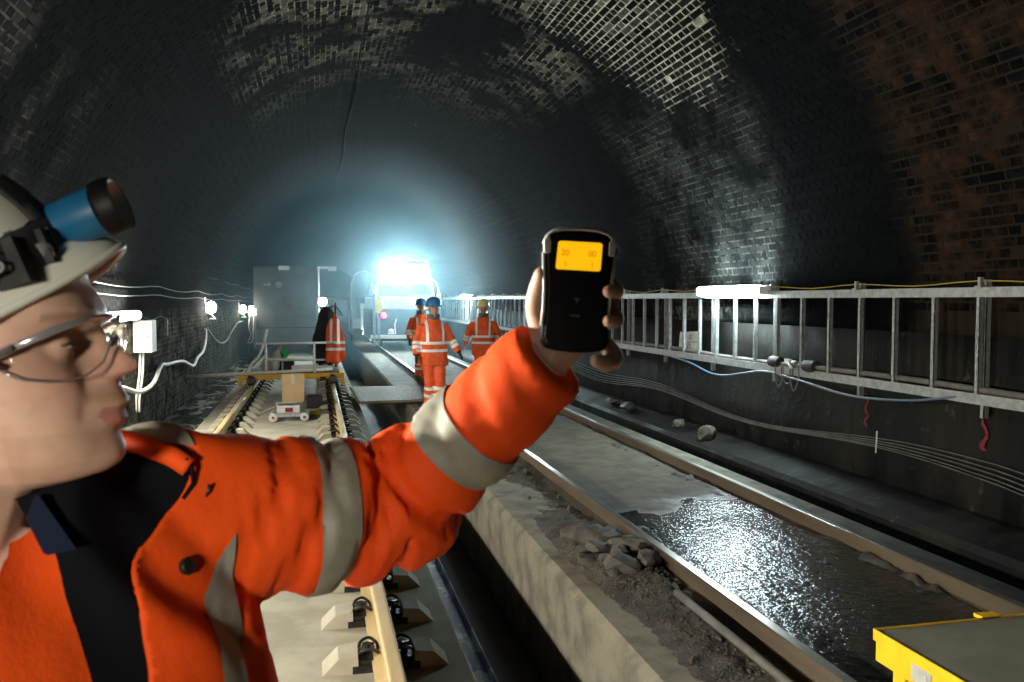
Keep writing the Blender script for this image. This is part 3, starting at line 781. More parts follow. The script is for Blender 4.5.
# fluorescent battens
def batten(x, y0, y1, z, glow, label, side, group):
    L_ = y1 - y0
    root = empty('fluorescent_lamp', (x, (y0 + y1) / 2, z), label, 'lamp', group)
    local(root, 'housing', MB().prism([(side * .05, -.05), (side * .09, -.05), (side * .09, .05), (side * .05, .05)], -L_ / 2 - .04, L_ / 2 + .04), 'batten')
    local(root, 'tube', MB().lathe([(.012, -L_ / 2), (.055, -L_ / 2 + .02), (.055, L_ / 2 - .02), (.012, L_ / 2)], (0, 0, 0), (0, 1, 0), 14), glow, True)
    for s in (-1, 1): local(root, 'lamp_holder', MB().cbox((side * .02, s * (L_ / 2 + .02), 0), (.09, .035, .09)), 'batten')
    return root
batten(4.46, 7.95, 9.35, 1.66, 'glow_cool', 'bright fluorescent lamp on top of the ladder above the sign plate', 1, 'lamps along the cable ladder')
batten(4.46, 16.2, 17.6, 1.66, 'glow_cool', 'fluorescent lamp on the ladder behind the raised gas detector', 1, 'lamps along the cable ladder')
batten(4.46, 24.6, 26.2, 1.66, 'glow_cool', 'fluorescent lamp on the ladder beyond the worker walking away', 1, 'lamps along the cable ladder')
batten(4.46, 33.5, 35.0, 1.66, 'glow_cool', 'farthest fluorescent lamp on the ladder beside the lit vehicle', 1, 'lamps along the cable ladder')

# ================================================================== LEFT WALL EQUIPMENT
WX = -2.35
batten(-2.2, 10.2, 11.6, 1.37, 'glow_warm_far', 'bright fluorescent lamp beside the white wall cabinet', -1, 'lamps along the brick wall')
batten(-2.22, 5.5, 6.9, 1.37, 'glow_warm_far', 'added unseen fluorescent lamp on the brick wall lighting cart and trolley', -1, 'lamps along the brick wall')  # added lamp out of view, brightens slab, cart and trolley from the front
batten(-2.22, 1.2, 2.7, 1.37, 'glow_warm', 'fluorescent lamp on the brick wall beside the man in front', -1, 'lamps along the brick wall')
def bulkhead(y, z, label):
    root = empty('bulkhead_lamp', (-2.27, y, z), label, 'lamp', 'small lamps along the brick wall')
    local(root, 'backplate', MB().lathe([(.08, -.07), (.09, -.06), (.09, -.02), (.075, 0)], (0, 0, 0), (1, 0, 0), 16), 'batten', 'auto')
    local(root, 'globe', MB().ball((.06, 0, 0), (.11, .11, .13), 14, 10), 'glow_lamp', True)
    local(root, 'bracket', MB().box((-.07, -.02, .09), (-.05, .02, .22)).box((.02, -.015, -.26), (.16, .015, -.235)).tube([(.15, 0, -.25), (.08, 0, -.17), (-.05, 0, -.1)], .01, 6), 'white_paint')
    return root
bulkhead(19.6, 1.40, 'small bright wall lamp above the bend of the white hose')
bulkhead(28.0, 1.27, 'small wall lamp with junction box beside the grey wagon')
cab = empty('wall_cabinet', (-2.35, 12.2, .86), 'white electrical cabinet on the brick wall', 'cabinet')
local(cab, 'case', MB().box((0, -.12, 0), (.235, .22, .43)), 'white_paint', False, .01)
local(cab, 'door', MB().box((.015, -.128, .015), (.22, -.12, .415)), 'white_paint', False, .003)
local(cab, 'latch', MB().box((.19, -.135, .19), (.205, -.128, .23)), 'rubber')
for x in (.06, .10): local(cab, 'conduit', MB().tube(smooth_path([(x, 0, 0), (x - .01, -.02, -.3), (x - .05, -.05, -.62), (x - .06, -.03, -.8)], 5), .016, 8), 'white_conduit', True)
jb = empty('junction_box', (-2.35, 28.3, 1.05), 'small pale junction box with trailing cables beside the grey wagon', 'junction box')
local(jb, 'case', MB().box((.3, -.1, 0), (.55, .1, .33)), 'white_paint', False, .01)
local(jb, 'mount', MB().box((0, -.03, .1), (.3, .03, .16)), 'galv')
for q in range(3): local(jb, 'cable', MB().tube(smooth_path([(.33 + .06 * q, -.08, .02), (.30 + .07 * q, -.15, -.35), (.36 + .02 * q, -.1, -.6 - .1 * q), (.25, -.05, -.85)], 5), .016, 6), 'white_conduit' if q != 1 else 'dark_cable', True)
wh = MB().tube(smooth_path([(-2.18, 8.6, .68), (-2.15, 10.1, .60), (-2.13, 11.2, .43), (-2.12, 12.1, .44), (-2.16, 13.0, .62), (-2.2, 13.7, .585), (-2.2, 15.3, .52), (-2.18, 16.4, .36), (-2.2, 17.2, .46), (-2.22, 18.2, .52), (-2.25, 18.9, .72), (-2.28, 19.2, .95)], 8), .028, 9).build('white_hose', 'white_conduit', None, True)
tag(wh, 'thick white hose looping along the foot of the brick wall', 'hose')
wh2 = MB().tube(smooth_path([(-2.26, 19.0, 1.0), (-2.2, 20.5, .62), (-2.22, 22.5, .50), (-2.24, 24.5, .68), (-2.26, 26.5, .86), (-2.2, 27.6, .9)], 8), .02, 7).build('thin_cable', 'cable', None, True)
tag(wh2, 'thin sagging cable between the two small wall lamps', 'cable')
for q, (za, zb, sag, lab) in enumerate(((2.2, 2.02, .05, 'highest'), (1.79, 1.70, .06, 'middle'), (1.66, 1.56, .04, 'lowest'))):
    pts = [(-2.28, y, za + (zb - za) * (y - 10) / 18 - sag * math.sin((y % 4.5) / 4.5 * PI)) for y in np.arange(1, 36, .75)]
    o = MB().tube(pts, .008, 5).build('wall_wire', 'dark_cable', None, True); tag(o, lab + ' of three thin wires strung along the brick wall', 'wire', 'wires on the brick wall')
bk = empty('wall_bracket', (-2.3, 14.2, 1.0), 'small pale hanger bracket on the brick wall beyond the cabinet', 'bracket')
local(bk, 'strip', MB().box((0, -.02, 0), (.05, .02, .26)), 'galv')
local(bk, 'hook', MB().tube([(.05, 0, .26), (-.02, -.15, .31), (-.03, -.9, .27), (-.03, -1.6, .33)], .008, 5), 'cable', True)

# crown wire along the vault
xs = [(.67, y, 4.93) for y in np.arange(3, 40, 2.0)]
tag(MB().tube([(CX - .53 + .03 * math.sin(y), y, CZ + RB * math.sqrt(1 - (.53 / RA) ** 2) - .05) for y in np.arange(2, 40, .8)], .010, 6).build('crown_cable', 'fleece', None, True), 'black cable clipped along the crown of the vault', 'cable')

# ================================================================== WORKS ON THE SLAB TRACK
tr = empty('rail_trolley', (-.42, 16.6, 0), 'yellow edged rail trolley with white guard rails on slab track', 'trolley')
T = lambda n, b, m, s=False, bv=0.0: local(tr, n, b, m, s, bv)
T('end_beam', MB().box((-.95, -.36, .09), (.93, -.24, .19)), 'yellow_paint', False, .008)
T('end_beam', MB().box((-.95, .9, .09), (.93, 1.02, .19)), 'yellow_paint', False, .008)
for x in (-.95, .87): T('side_beam', MB().box((x, -.24, .10), (x + .06, .9, .18)), 'yellow_paint')
for x in (-.95, .9): T('end_plate', MB().box((x - .02, -.40, -.02), (x + .05, -.30, .20)), 'yellow_paint')
for q in range(5): T('deck_board', MB().box((-.88, -.2 + q * .22, .18 + .006 * (q % 2)), (.86, -.0 + q * .22, .215 + .006 * (q % 2))), 'wood')
tube = lambda a, b, r=.021: MB().tube([a, b], r, 8)
for x in (-.47, .40): T('post', tube((x, -.3, .19), (x, -.3, .77)), 'white_paint', True)
T('guard_rail', tube((-.64, -.3, .76), (.62, -.3, .76)), 'white_paint', True)
T('guard_rail', tube((-.47, -.3, .46), (.42, -.3, .46)), 'white_paint', True)
T('guard_rail', tube((-.25, .3, .40), (.92, .3, .40)), 'white_paint', True)
for x in (-.2, .85): T('post', tube((x, .3, .19), (x, .3, .41)), 'white_paint', True)
T('bent_pole', MB().tube(smooth_path([(-.80, -.3, .19), (-.74, -.3, .36), (-.60, -.28, .52), (-.52, -.25, .72), (-.45, -.22, 1.02)], 5), .026, 8), 'white_paint', True)
for x in (-.73, .735):
    T('wheel_box', MB().box((x - .07, -.52, .04), (x + .07, -.28, .14)), 'hose', False, .01)
    for y in (-.42, .75): T('wheel', MB().lathe([(.03, -.05), (.10, -.045), (.10, -.02), (.085, -.015), (.085, .04), (.03, .045)], (x, y, .086), (1, 0, 0), 18), 'black_metal', 'auto')
T('red_lamp', MB().box((.50, -.41, .06), (.60, -.36, .13)), 'red_paint')
# long white bar sticking out over the ditch
o = MB().tube([(-2.25, 16.0, .20), (-.2, 16.35, .24), (.3, 16.45, .25)], .03, 8).build('white_bar', 'white_paint', None, True); tag(o, 'long white bar laid across the trolley towards the ditch', 'bar')
bag = MB().ball((0, 0, .12), (.17, .12, .17), 12, 8).ball((.1, .05, .26), (.10, .08, .13), 10, 8).build('bag', 'pale_bag', None, True); bag.location = (-.83, 16.7, .215); tag(bag, 'pale crumpled bag standing on the trolley deck', 'bag')
grn = MB().ball((0, 0, .05), (.11, .08, .06), 10, 6).ball((.12, .03, .10), (.06, .05, .09), 8, 6).build('plastic_bundle', 'green_rag', None, True); grn.location = (-.68, 16.9, .43)
tag(grn, 'bright green plastic bundle behind the guard rail', 'bundle')
cr = MB().box((-.22, -.1, 0), (.22, .12, .215)).build('tool_case', 'rubber', None, False, .02); cr.location = (-.62, 17.0, .215); tag(cr, 'dark tool case on the trolley deck under green bundle', 'case')
for q, (x, y) in enumerate(((-.25, 16.95), (.12, 17.2))):
    o = MB().box((-.2, -.06, 0), (.2, .06, .075)).box((-.17, -.04, .075), (.17, .04, .085)).build('timber_block', 'white_paint'); o.location = (x, y, .222); o.rotation_euler.z = .1 * q; tag(o, ['pale timber block lying on the trolley deck behind the guard rail', 'pale timber block at the back of the trolley deck'][q], 'timber')

# coats on the end post
def coat(loc, m, h, wd, label, tape, rz=0):
    root = empty('hanging_coat', loc, label, 'coat', None, rz)
    b = MB(); rg = []
    for i, (t, ww, d) in enumerate(((0, .12, .05), (.05, .22, .08), (.14, .30, .10), (.35, .34, .11), (.6, .38, .13), (.85, .42, .14), (1, .43, .14))):
        rg.append(((.01 * math.sin(i * 2), 0, -t * h), (ww * wd, 0, 0), (0, d, 0), 2.3))
    b.loft(rg[::-1], 20)
    for s in (-1, 1): b.tube(smooth_path([(s * .24 * wd, 0, -.10 * h), (s * .40 * wd, -.03, -.38 * h), (s * .47 * wd, -.06, -.68 * h), (s * .45 * wd, -.05, -.93 * h)], 4), [.075 * wd] * 6 + [.07 * wd] * 7, 10)
    me = fuse(b, .018, 4); v = vget(me); n = nget(me)
    d = np.array([.02 * math.sin(p[0] * 38 + 3 * mnoise.noise(Vector(p) * 4)) * min(1, -p[2] / .25) for p in v]); vset(me, v + n * d[:, None])
    local(root, 'shell', me, m, True)
    local(root, 'loop', MB().tube([(0, 0, -.01), (0, .03, .06), (0, .08, .05)], .012, 6), m)
    if tape:
        for z in (-.56 * h, -.70 * h): local(root, 'reflective_band', band(me, (0, 0, z), (0, 0, 1), .028, off=.006), 'retro_far', True)
        for s in (-.45, .45): local(root, 'reflective_band', band(me, (s * wd * .4, 0, 0), (1, 0, 0), .025, off=.005, extra=(((0, 0, -.56 * h), (0, 0, -1)), ((0, 0, -.04 * h), (0, 0, 1)))), 'retro_far', True)
    return root
pst = empty('coat_stand', (.40, 17.4, .21), 'dark coat post at the trolley end', 'coat stand')
local(pst, 'pole', MB().cyl((0, 0, -.02), (0, 0, 1.3), .02, 8), 'black_metal'); local(pst, 'hook', MB().tube([(-.15, -.14, 1.20), (0, -.03, 1.24), (.14, -.2, 1.05)], .012, 6), 'black_metal')
coat((.22, 17.1, 1.42), 'black_coat', 1.12, .50, 'black coat hanging behind the orange jacket at trolley end', False)
coat((.37, 16.86, 1.24), 'orange_far', .90, .36, 'orange jacket with reflective tape hanging at trolley end', True)

# measuring cart and cardboard box on the slab
ct = empty('measuring_cart', (-.385, 12.8, -.2), 'small pale wheeled cart standing between the tan rails', 'cart')
Tc = lambda n, b, m, s=False, bv=0.0: local(ct, n, b, m, s, bv)
Tc('frame', MB().box((-.24, -.14, .07), (.24, -.10, .12)).box((-.24, .12, .07), (.24, .16, .12)).box((-.24, -.14, .07), (-.20, .16, .12)).box((.20, -.14, .07), (.24, .16, .12)), 'galv')
Tc('case', MB().box((-.16, -.12, .12), (.16, .14, .23)), 'pale_bag', False, .012)
Tc('panel', MB().box((-.05, -.128, .14), (.06, -.12, .20)), 'red_paint')
for x in (-.22, .22):
    for y in (-.14, .16):
        wl = Tc('wheel', MB().lathe([(.015, -.03), (.06, -.025), (.065, 0), (.06, .025), (.015, .03)], (x, y, .065), (0, 1, 0), 16), 'pale_bag', 'auto')
        local(wl, 'hub', MB().lathe([(.02, -.036), (.02, .036)], (x, y, .065), (0, 1, 0), 10), 'red_paint')
for x in (-.17, .17): Tc('mast', MB().box((x - .015, 0, .12), (x + .015, .03, .27)), 'galv')
Tc('shelf', MB().box((-.19, -.1, .262), (.19, .14, .275)), 'galv')
Tc('handle', MB().tube(smooth_path([(-.18, 0, .20), (-.30, -.04, .17), (-.42, -.06, .11)], 4), .014, 7), 'card', True)
bx_ = empty('cardboard_box', (-.32, 12.83, .076), 'brown taped cardboard box standing on the measuring cart', 'box')
local(bx_, 'carton', MB().box((-.155, -.11, 0), (.155, .09, .405)), 'card', False, .004)
local(bx_, 'flap', MB().add([(-.155, -.113, .405), (.155, -.113, .405), (.15, -.118, .30), (-.15, -.118, .30), (-.155, -.109, .408), (.155, -.109, .408), (.15, -.112, .30), (-.15, -.112, .30)], [(0, 1, 2, 3), (4, 7, 6, 5), (0, 4, 5, 1), (2, 6, 7, 3), (0, 3, 7, 4), (1, 5, 6, 2)]), 'card')
local(bx_, 'tape', MB().box((-.025, -.1195, .26), (.025, -.118, .41)), 'retro')
rag = MB().ball((0, 0, .03), (.17, .10, .04), 12, 6).ball((.12, .04, .05), (.09, .07, .05), 10, 6).build('webbing_heap', 'yellow_rag', None, True); rag.location = (-.06, 13.25, -.2); tag(rag, 'heap of dull yellow webbing on the slab behind the cart', 'webbing')
dbx = MB().box((-.13, -.1, 0), (.13, .1, .2)).box((-.11, -.08, .2), (.11, .08, .22)).build('tool_case', 'rubber', None, False, .012); dbx.location = (-.02, 14.2, -.2); tag(dbx, 'small dark case on the slab between cart and trolley', 'case')

# board bridging the trench
bd = empty('bridging_board', (1.18, 14.9, -.09), 'weathered plywood board bridging the trench between the tracks', 'board')
local(bd, 'sheet', MB().add([(-.56, 1.2, 0), (.54, 1.15, 0), (.58, -1.15, 0), (-.50, -1.2, 0), (-.56, 1.2, .035), (.54, 1.15, .035), (.58, -1.15, .035), (-.50, -1.2, .035)], [(0, 1, 2, 3), (4, 7, 6, 5), (0, 4, 5, 1), (1, 5, 6, 2), (2, 6, 7, 3), (3, 7, 4, 0)]), 'wood')
for y in (-.9, .9): local(bd, 'batten', MB().box((-.5, y - .04, -.04), (.5, y + .04, 0)), 'wood')

# channel in the trench; bluish light off water is put into its colour
ch_ = MB().prism([(0, 0), (.20, 0), (.20, .06), (.19, .06), (.19, .012), (.01, .012), (.01, .10), (0, .10)], 0, 6.2).build('reflection_channel', 'reflection_blue'); ch_.location = (.745, 2.6, -.56); tag(ch_, 'blue reflection-tinted channel lying in the trench beside the slab', 'channel')
for y in (3.2, 5.6, 8.2): 
    o = MB().box((.72, y, -.96), (.96, y + .1, -.562)).box((.71, y - .03, -.97), (1.0, y + .13, -.93)).build('support_block', 'trench'); tag(o, 'dark support block under the blue channel in the trench', 'block', 'channel supports')

# yellow work platform at the right
pf = empty('work_platform', (1.83, 1.3, -.13), 'yellow steel work platform with grey board top', 'platform')
Tp = lambda n, b, m, bv=0.0: local(pf, n, b, m, False, bv)
PH, PW, PL = .575, .95, 1.165
Tp('frame_rail', MB().box((0, 0, PH - .10), (.04, PL, PH - .012)), 'yellow_paint', .004)
Tp('frame_rail', MB().box((PW, 0, PH - .10), (PW + .04, PL, PH - .012)), 'yellow_paint', .004)
Tp('frame_rail', MB().box((.04, PL - .04, PH - .10), (PW, PL, PH - .012)), 'yellow_paint', .004)
Tp('frame_rail', MB().box((.04, 0, PH - .10), (PW, .04, PH - .012)), 'yellow_paint', .004)
Tp('edge_angle', MB().box((-.006, -.004, PH - .03), (0, PL + .006, PH + .008)), 'yellow_paint'); Tp('edge_angle', MB().box((0, PL, PH - .03), (PW + .04, PL + .006, PH + .008)), 'yellow_paint')
Tp('board', MB().box((.002, 0, PH - .012), (PW + .038, PL - .002, PH + .004)), 'board_grey')
for x, y in ((.015, PL - .10), (PW - .035, PL - .10), (.015, .05), (PW - .035, .05)): Tp('leg', MB().box((x, y - .03, 0), (x + .055, y + .03, PH - .09)), 'yellow_paint', .004)
for y in (.3, .6, .85): Tp('cross_member', MB().box((.04, y, PH - .09), (PW, y + .05, PH - .014)), 'yellow_paint')
Tp('label_plate', MB().box((-.003, PL - .27, PH - .085), (0, PL - .18, PH - .032)), 'sign'); Tp('label_mark', MB().box((-.005, PL - .25, PH - .075), (-.002, PL - .215, PH - .045)), 'pale_bag')
Tp('latch', MB().box((.42, PL, PH - .0), (.50, PL + .04, PH + .014)), 'yellow_paint', .003)

# ================================================================== RUBBLE
def lump_mesh(seed, flat=1.0):
    bm = bmesh.new(); bmesh.ops.create_icosphere(bm, subdivisions=2, radius=1)
    rr = random.Random(seed); pl = [(Vector((rr.gauss(0, 1), rr.gauss(0, 1), rr.gauss(0, 1))).normalized(), rr.uniform(.45, .85)) for _ in range(9)]
    for v in bm.verts:
        for n_, d in pl:
            k = v.co.dot(n_)
            if k > d: v.co -= n_ * (k - d)
        v.co *= 1 + .08 * mnoise.noise(v.co * 2 + Vector((seed, 0, 0)))
        v.co.z *= flat
    me = bpy.data.meshes.new('stone'); bm.to_mesh(me); bm.free(); me.materials.append(M['stone']); return me
lumps = [lump_mesh(i, (.55, .7, .9, .45, .6, .8)[i]) for i in range(6)]
rr = random.Random(5)
big = [(1.75, 5.42, .13, 0), (1.80, 4.78, .105, 1), (1.93, 5.05, .12, 3), (1.90, 5.35, .09, 4), (1.78, 5.12, .10, 3), (1.95, 4.80, .075, 2), (1.86, 5.20, .08, 5), (1.70, 5.2, .07, 4), (1.99, 5.25, .07, 1), (1.97, 5.5, .06, 2), (1.84, 4.98, .07, 1), (1.75, 4.95, .06, 4), (1.66, 5.05, .05, 5), (1.9, 5.6, .055, 3), (2.02, 4.98, .06, 5), (1.83, 5.48, .04, 2), (1.72, 4.75, .045, 1)]
big_labels = ['large flat pale stone at the far end of the rubble heap by the rail', 'big square stone at the near corner of the rubble heap', 'wide flat slab lying in the middle of the rubble heap']
for q, (x, y, r_, k) in enumerate(big):
    o = bpy.data.objects.new('stone', lumps[k]); COL.objects.link(o); r_ *= 1.2; o.scale = (r_, r_ * 1.1, r_ * .8); o.rotation_euler = (rr.uniform(-.3, .3), rr.uniform(-.3, .3), rr.uniform(0, 6))
    o.location = (x, y, dirt_z(x, y) + r_ * .22)
    tag(o, big_labels[q] if q < 3 else 'dark broken stone in the rubble heap on the kerb', 'stone', 'rubble heap stones')
for q in range(26):
    x, y, r_ = rr.uniform(1.62, 2.02), rr.uniform(3.0, 10.5), rr.uniform(.018, .036)
    o = bpy.data.objects.new('stone', lumps[q % 6]); COL.objects.link(o); o.scale = (r_, r_, r_); o.rotation_euler = (rr.uniform(0, 6), rr.uniform(0, 6), rr.uniform(0, 6)); o.location = (x, y, dirt_z(x, y) + r_ * .3)
    tag(o, 'small stone scattered in the dirt along the kerb', 'stone', 'small stones along the kerb')
for q, (x, y, r_, lab) in enumerate(((4.42, 11.6, .13, 'pale block lying on the ledge below the cable bundle'), (4.45, 9.9, .10, 'yellowish lump on the ledge against the rendered wall'), (4.40, 9.0, .12, 'low heap lump on the ledge under the cable ladder'), (4.06, 7.75, .09, 'rounded stone at the gutter edge beyond the far rail'), (4.43, 12.3, .11, 'far stone on the ledge near the walking workers'))):
    o = bpy.data.objects.new('stone', lumps[q]); COL.objects.link(o); o.scale = (r_, r_ * 1.3, r_); o.rotation_euler.z = q; o.location = (x, y, (-.03 if x > 4.3 else -.42) + r_ * .35); tag(o, lab, 'stone')
# grit: far too small to count
gv = []; gf = []
for q in range(5200):
    x = rr.gauss(1.86, .14); y = rr.uniform(2.4, 11) if q % 3 else rr.gauss(5.1, .6)
    if not 1.55 < x < 2.07: continue
    r_ = rr.uniform(.004, .015) * (1.2 if abs(y - 5.1) < .8 else 1); z = dirt_z(x, y); o_ = len(gv)
    a = rr.uniform(0, 6); ca, sa = math.cos(a) * r_, math.sin(a) * r_
    gv += [(x + ca, y + sa, z), (x - sa, y + ca, z), (x - ca, y - sa, z - .002), (x + sa, y - ca, z), (x + rr.uniform(-.4, .4) * r_, y + rr.uniform(-.4, .4) * r_, z + r_ * rr.uniform(.35, .75))]
    gf += [(o_, o_ + 1, o_ + 4), (o_ + 1, o_ + 2, o_ + 4), (o_ + 2, o_ + 3, o_ + 4), (o_ + 3, o_, o_ + 4)]
me = bpy.data.meshes.new('grit'); me.from_pydata(gv, [], gf); o = link('grit', me, 'stone'); tag(o, 'loose grit and small rubble strewn along the kerb', 'grit', kind='stuff')
o = MB().tube([(1.96, 3.0, -.08), (1.95, 3.7, -.07), (1.93, 4.3, -.055)], .022, 8).build('scrap_pipe', 'hose', None, True); tag(o, 'short dirty pipe lying in the dirt beside the rail', 'pipe')

# ================================================================== WORKS VEHICLE on the far track
VY = 28.0
vh = empty('works_vehicle', (2.85, VY, 0), 'road-rail works vehicle with a blazing lamp bank on its roof', 'vehicle')
Tv = lambda n, b, m, s=False, bv=0.0: local(vh, n, b, m, s, bv)
Tv('lower_body', MB().box((-1.05, 0, .22), (1.15, 5.0, 1.25)), 'blue_panel', False, .03)
for x in (-.35, .4): Tv('panel_rib', MB().box((x - .02, -.025, .3), (x + .02, 0, 1.2)), 'blue_panel')
Tv('bonnet_band', MB().box((-1.0, -.12, 1.25), (1.12, 5.0, 1.66)), 'cream_panel', False, .04)
cabm = MB().prism([(-.98, 1.66), (1.08, 1.66), (1.0, 2.15), (.9, 2.9), (-.8, 2.9), (-.9, 2.15)], .35, 3.2)
Tv('cab_shell', cabm, 'cab_grey', False, .04)
Tv('windscreen', MB().prism([(-.86, 1.74), (.96, 1.74), (.86, 2.1), (-.78, 2.1)], .30, .345), 'cab_glass')
Tv('wiper', MB().tube([(.1, .28, 1.72), (.45, .27, 2.05)], .014, 6), 'rubber')
Tv('lamp_rack', MB().box((-.82, -.02, 2.08), (.80, .06, 2.12)).box((-.82, -.02, 2.74), (.80, .06, 2.78)).box((-.82, 0, 2.1), (-.78, .06, 2.78)).box((.76, 0, 2.1), (.80, .06, 2.78)), 'galv')
for i in range(5):
    for j in range(2):
        x, z = -.64 + .31 * i, 2.25 + .33 * j
        wl = Tv('work_lamp', MB().box((x - .14, -.06, z - .15), (x + .14, .05, z + .15)), 'black_metal', False, .01)
        local(wl, 'lamp_lens', MB().box((x - .125, -.068, z - .13), (x + .125, -.06, z + .13)), 'glow_bank')
Tv('mirror_arm', MB().tube([(.95, .3, 2.3), (1.12, .1, 2.1), (1.16, .05, 1.75)], .018, 6), 'white_paint', True)
Tv('marker_lamp', MB().ball((1.15, -.02, 1.72), .05, 10, 8), 'glow_lamp', True)
Tv('red_lamp_body', MB().lathe([(.16, 0), (.17, .03), (.17, .10), (.12, .12)], (-.68, -.30, 1.06), (0, 1, 0), 18), 'red_paint', 'auto')
Tv('red_lamp_lens', MB().ball((-.68, -.31, 1.06), (.10, .04, .10), 12, 8), 'glow_red', True)
Tv('buffer_beam', MB().box((-1.1, -.22, .30), (1.15, 0, .42)), 'white_paint', False, .01)
Tv('white_step', MB().box((-.55, -.3, .45), (-.35, -.05, .50)).tube([(-.30, -.15, .45), (-.32, -.15, .75), (-.26, -.15, .95)], .03, 6).ball((-.45, -.2, .55), (.1, .08, .08)), 'white_paint')
for x in (-.98, -.84): Tv('side_post', MB().box((x - .045, -.22, .05), (x + .045, -.12, 1.75)), 'galv')
Tv('yellow_post', MB().box((-.95, -.26, 1.15), (-.72, -.20, 1.62)), 'yellow_paint')
Tv('white_stack', MB().cyl((-.94, -.1, 1.62), (-.94, -.1, 2.02), .07, 12), 'white_paint', 'auto'); Tv('stack_cap', MB().box((-1.06, -.16, 2.0), (-.84, -.02, 2.05)), 'white_paint')
for x in (-.73, .66):
    for y in (.8, 3.9): Tv('wheel', MB().lathe([(.06, -.07), (.30, -.065), (.31, -.03), (.27, -.02), (.26, .06), (.06, .065)], (x, y, .262), (1, 0, 0), 22), 'black_metal', 'auto')
# second machine with a rounded cab, standing left of it on the kerb side
mc = empty('excavator_cab', (1.84, 34.2, -.13), 'machine with rounded glass cab left of the works vehicle', 'machine')
Tm = lambda n, b, m, s=False, bv=0.0: local(mc, n, b, m, s, bv)
cp = [(-.36, .95), (.38, .95), (.38, 2.5), (.32, 2.72), (.1, 2.85), (-.12, 2.82), (-.30, 2.66), (-.42, 2.4), (-.46, 1.9), (-.44, 1.4)]
Tm('cab_glass', MB().prism([(a * .96, .1 + b * .96) for a, b in cp], -.02, .0), 'cab_glass', False)
Tm('cab_frame', MB().tube([(a, -.02, b) for a, b in cp] + [(cp[0][0], -.02, cp[0][1])], .028, 8), 'cab_grey', True)
Tm('cab_back', MB().prism(cp, 1.05, 1.1), 'cab_grey')
Tm('roof_frame', MB().tube([(a, 1.02, b) for a, b in cp] + [(cp[0][0], 1.02, cp[0][1])], .028, 8).tube([(.38, 0, 2.5), (.38, 1.02, 2.5)], .025, 6).tube([(-.42, 0, 2.4), (-.42, 1.02, 2.4)], .025, 6), 'cab_grey', True)
Tm('front_panel', MB().box((-.08, -.06, .45), (.30, -.0, 1.55)), 'white_paint', False, .02)
Tm('body', MB().box((-.42, 0, .32), (.42, 1.8, .95)), 'cab_grey', False, .03)
Tm('hand_rail', MB().tube([(-.46, -.05, .4), (-.46, -.05, 1.6), (-.30, -.05, 1.7)], .02, 6), 'galv', True)
Tm('head_lamp', MB().ball((.12, -.1, .38), (.12, .06, .09), 12, 8), 'glow_lamp', True)
Tm('seat', MB().box((-.2, .5, .95), (.2, .9, 1.15)).box((-.2, .85, 1.15), (.2, .95, 1.8)), 'rubber', False, .04)
for y in (.2, 1.4): Tm('wheel', MB().lathe([(.05, -.4), (.32, -.39), (.32, .39), (.05, .4)], (0, y, .32), (1, 0, 0), 20), 'rubber', 'auto')

# grey wagon end on the slab track
wg = empty('grey_wagon', (-.92, 28.2, 0), 'plain grey box wagon filling the slab track', 'wagon')
Tw = lambda n, b, m, s=False, bv=0.0: local(wg, n, b, m, s, bv)
Tw('lower_panel', MB().box((-.97, 0, .12), (.97, 6, .66)), 'grey_panel', False, .01)
Tw('middle_panel', MB().box((-.97, .0, .68), (.97, 6, 1.28)), 'grey_panel', False, .01)
Tw('upper_panel', MB().box((-.97, -.03, 1.285), (.97, 6, 2.62)), 'grey_panel', False, .01)
Tw('side_post', MB().box((-.98, -.06, .0), (-.90, 0, .95)), 'hose')
Tw('seam_bar', MB().box((-.8, -.015, .66), (.97, .0, .685)), 'rubber')
Tw('roof_lamp', MB().box((-.20, -.08, 2.52), (.14, -.03, 2.65)), 'white_paint', False, .01)
Tw('round_mark', MB().lathe([(.10, 0), (.10, .004), (.075, .004), (.075, 0)], (-.20, -.034, 2.05), (0, -1, 0), 20), 'pale_bag'); Tw('mark', MB().cbox((-.62, -.033, 2.05), (.10, .006, .05)).cbox((-.50, -.033, 2.06), (.06, .006, .10)), 'pale_bag')
for x in (-.73, .73):
    Tw('wheel', MB().lathe([(.06, -.07), (.22, -.065), (.22, .05), (.06, .06)], (x + .22 - .22, 1.0, .222), (1, 0, 0), 20), 'black_metal', 'auto')
lp = empty('lamp_post', (.12, 27.6, -.2), 'white gallows lamp post at the corner of the grey wagon', 'lamp post')
local(lp, 'pole', MB().cyl((0, 0, 0), (0, 0, 2.8), .03, 8), 'white_paint', 'auto'); local(lp, 'arm', MB().box((-.03, -.04, 2.74), (.56, .04, 2.82)), 'white_paint'); local(lp, 'arm_plate', MB().box((.3, -.05, 2.68), (.56, .05, 2.74)), 'white_paint')
local(lp, 'lamp_head', MB().box((-.02, -.05, 1.55), (.26, .04, 1.85)), 'batten', False, .02); local(lp, 'lamp_lens', MB().ball((.12, -.07, 1.70), (.12, .05, .12), 12, 8), 'glow_lamp', True)

# white work lights and gantry far down the slab track
fg = empty('far_gantry', (.9, 47.0, -.13), 'pale lit scaffold frame far down the tunnel', 'scaffold')
for x in (-1.2, -.5, .2, .9): local(fg, 'post', MB().cyl((x, 0, -.1), (x, 0, 1.75), .05, 8), 'white_paint', 'auto')
local(fg, 'top_beam', MB().box((-1.3, -.06, 1.7), (1.0, .06, 1.82)), 'white_paint'); local(fg, 'sign_board', MB().box((-1.2, -.09, 1.45), (-.2, -.05, 1.68)), 'white_paint'); local(fg, 'base_beam', MB().box((-1.3, -.1, -.12), (1.0, .1, .0)), 'galv')

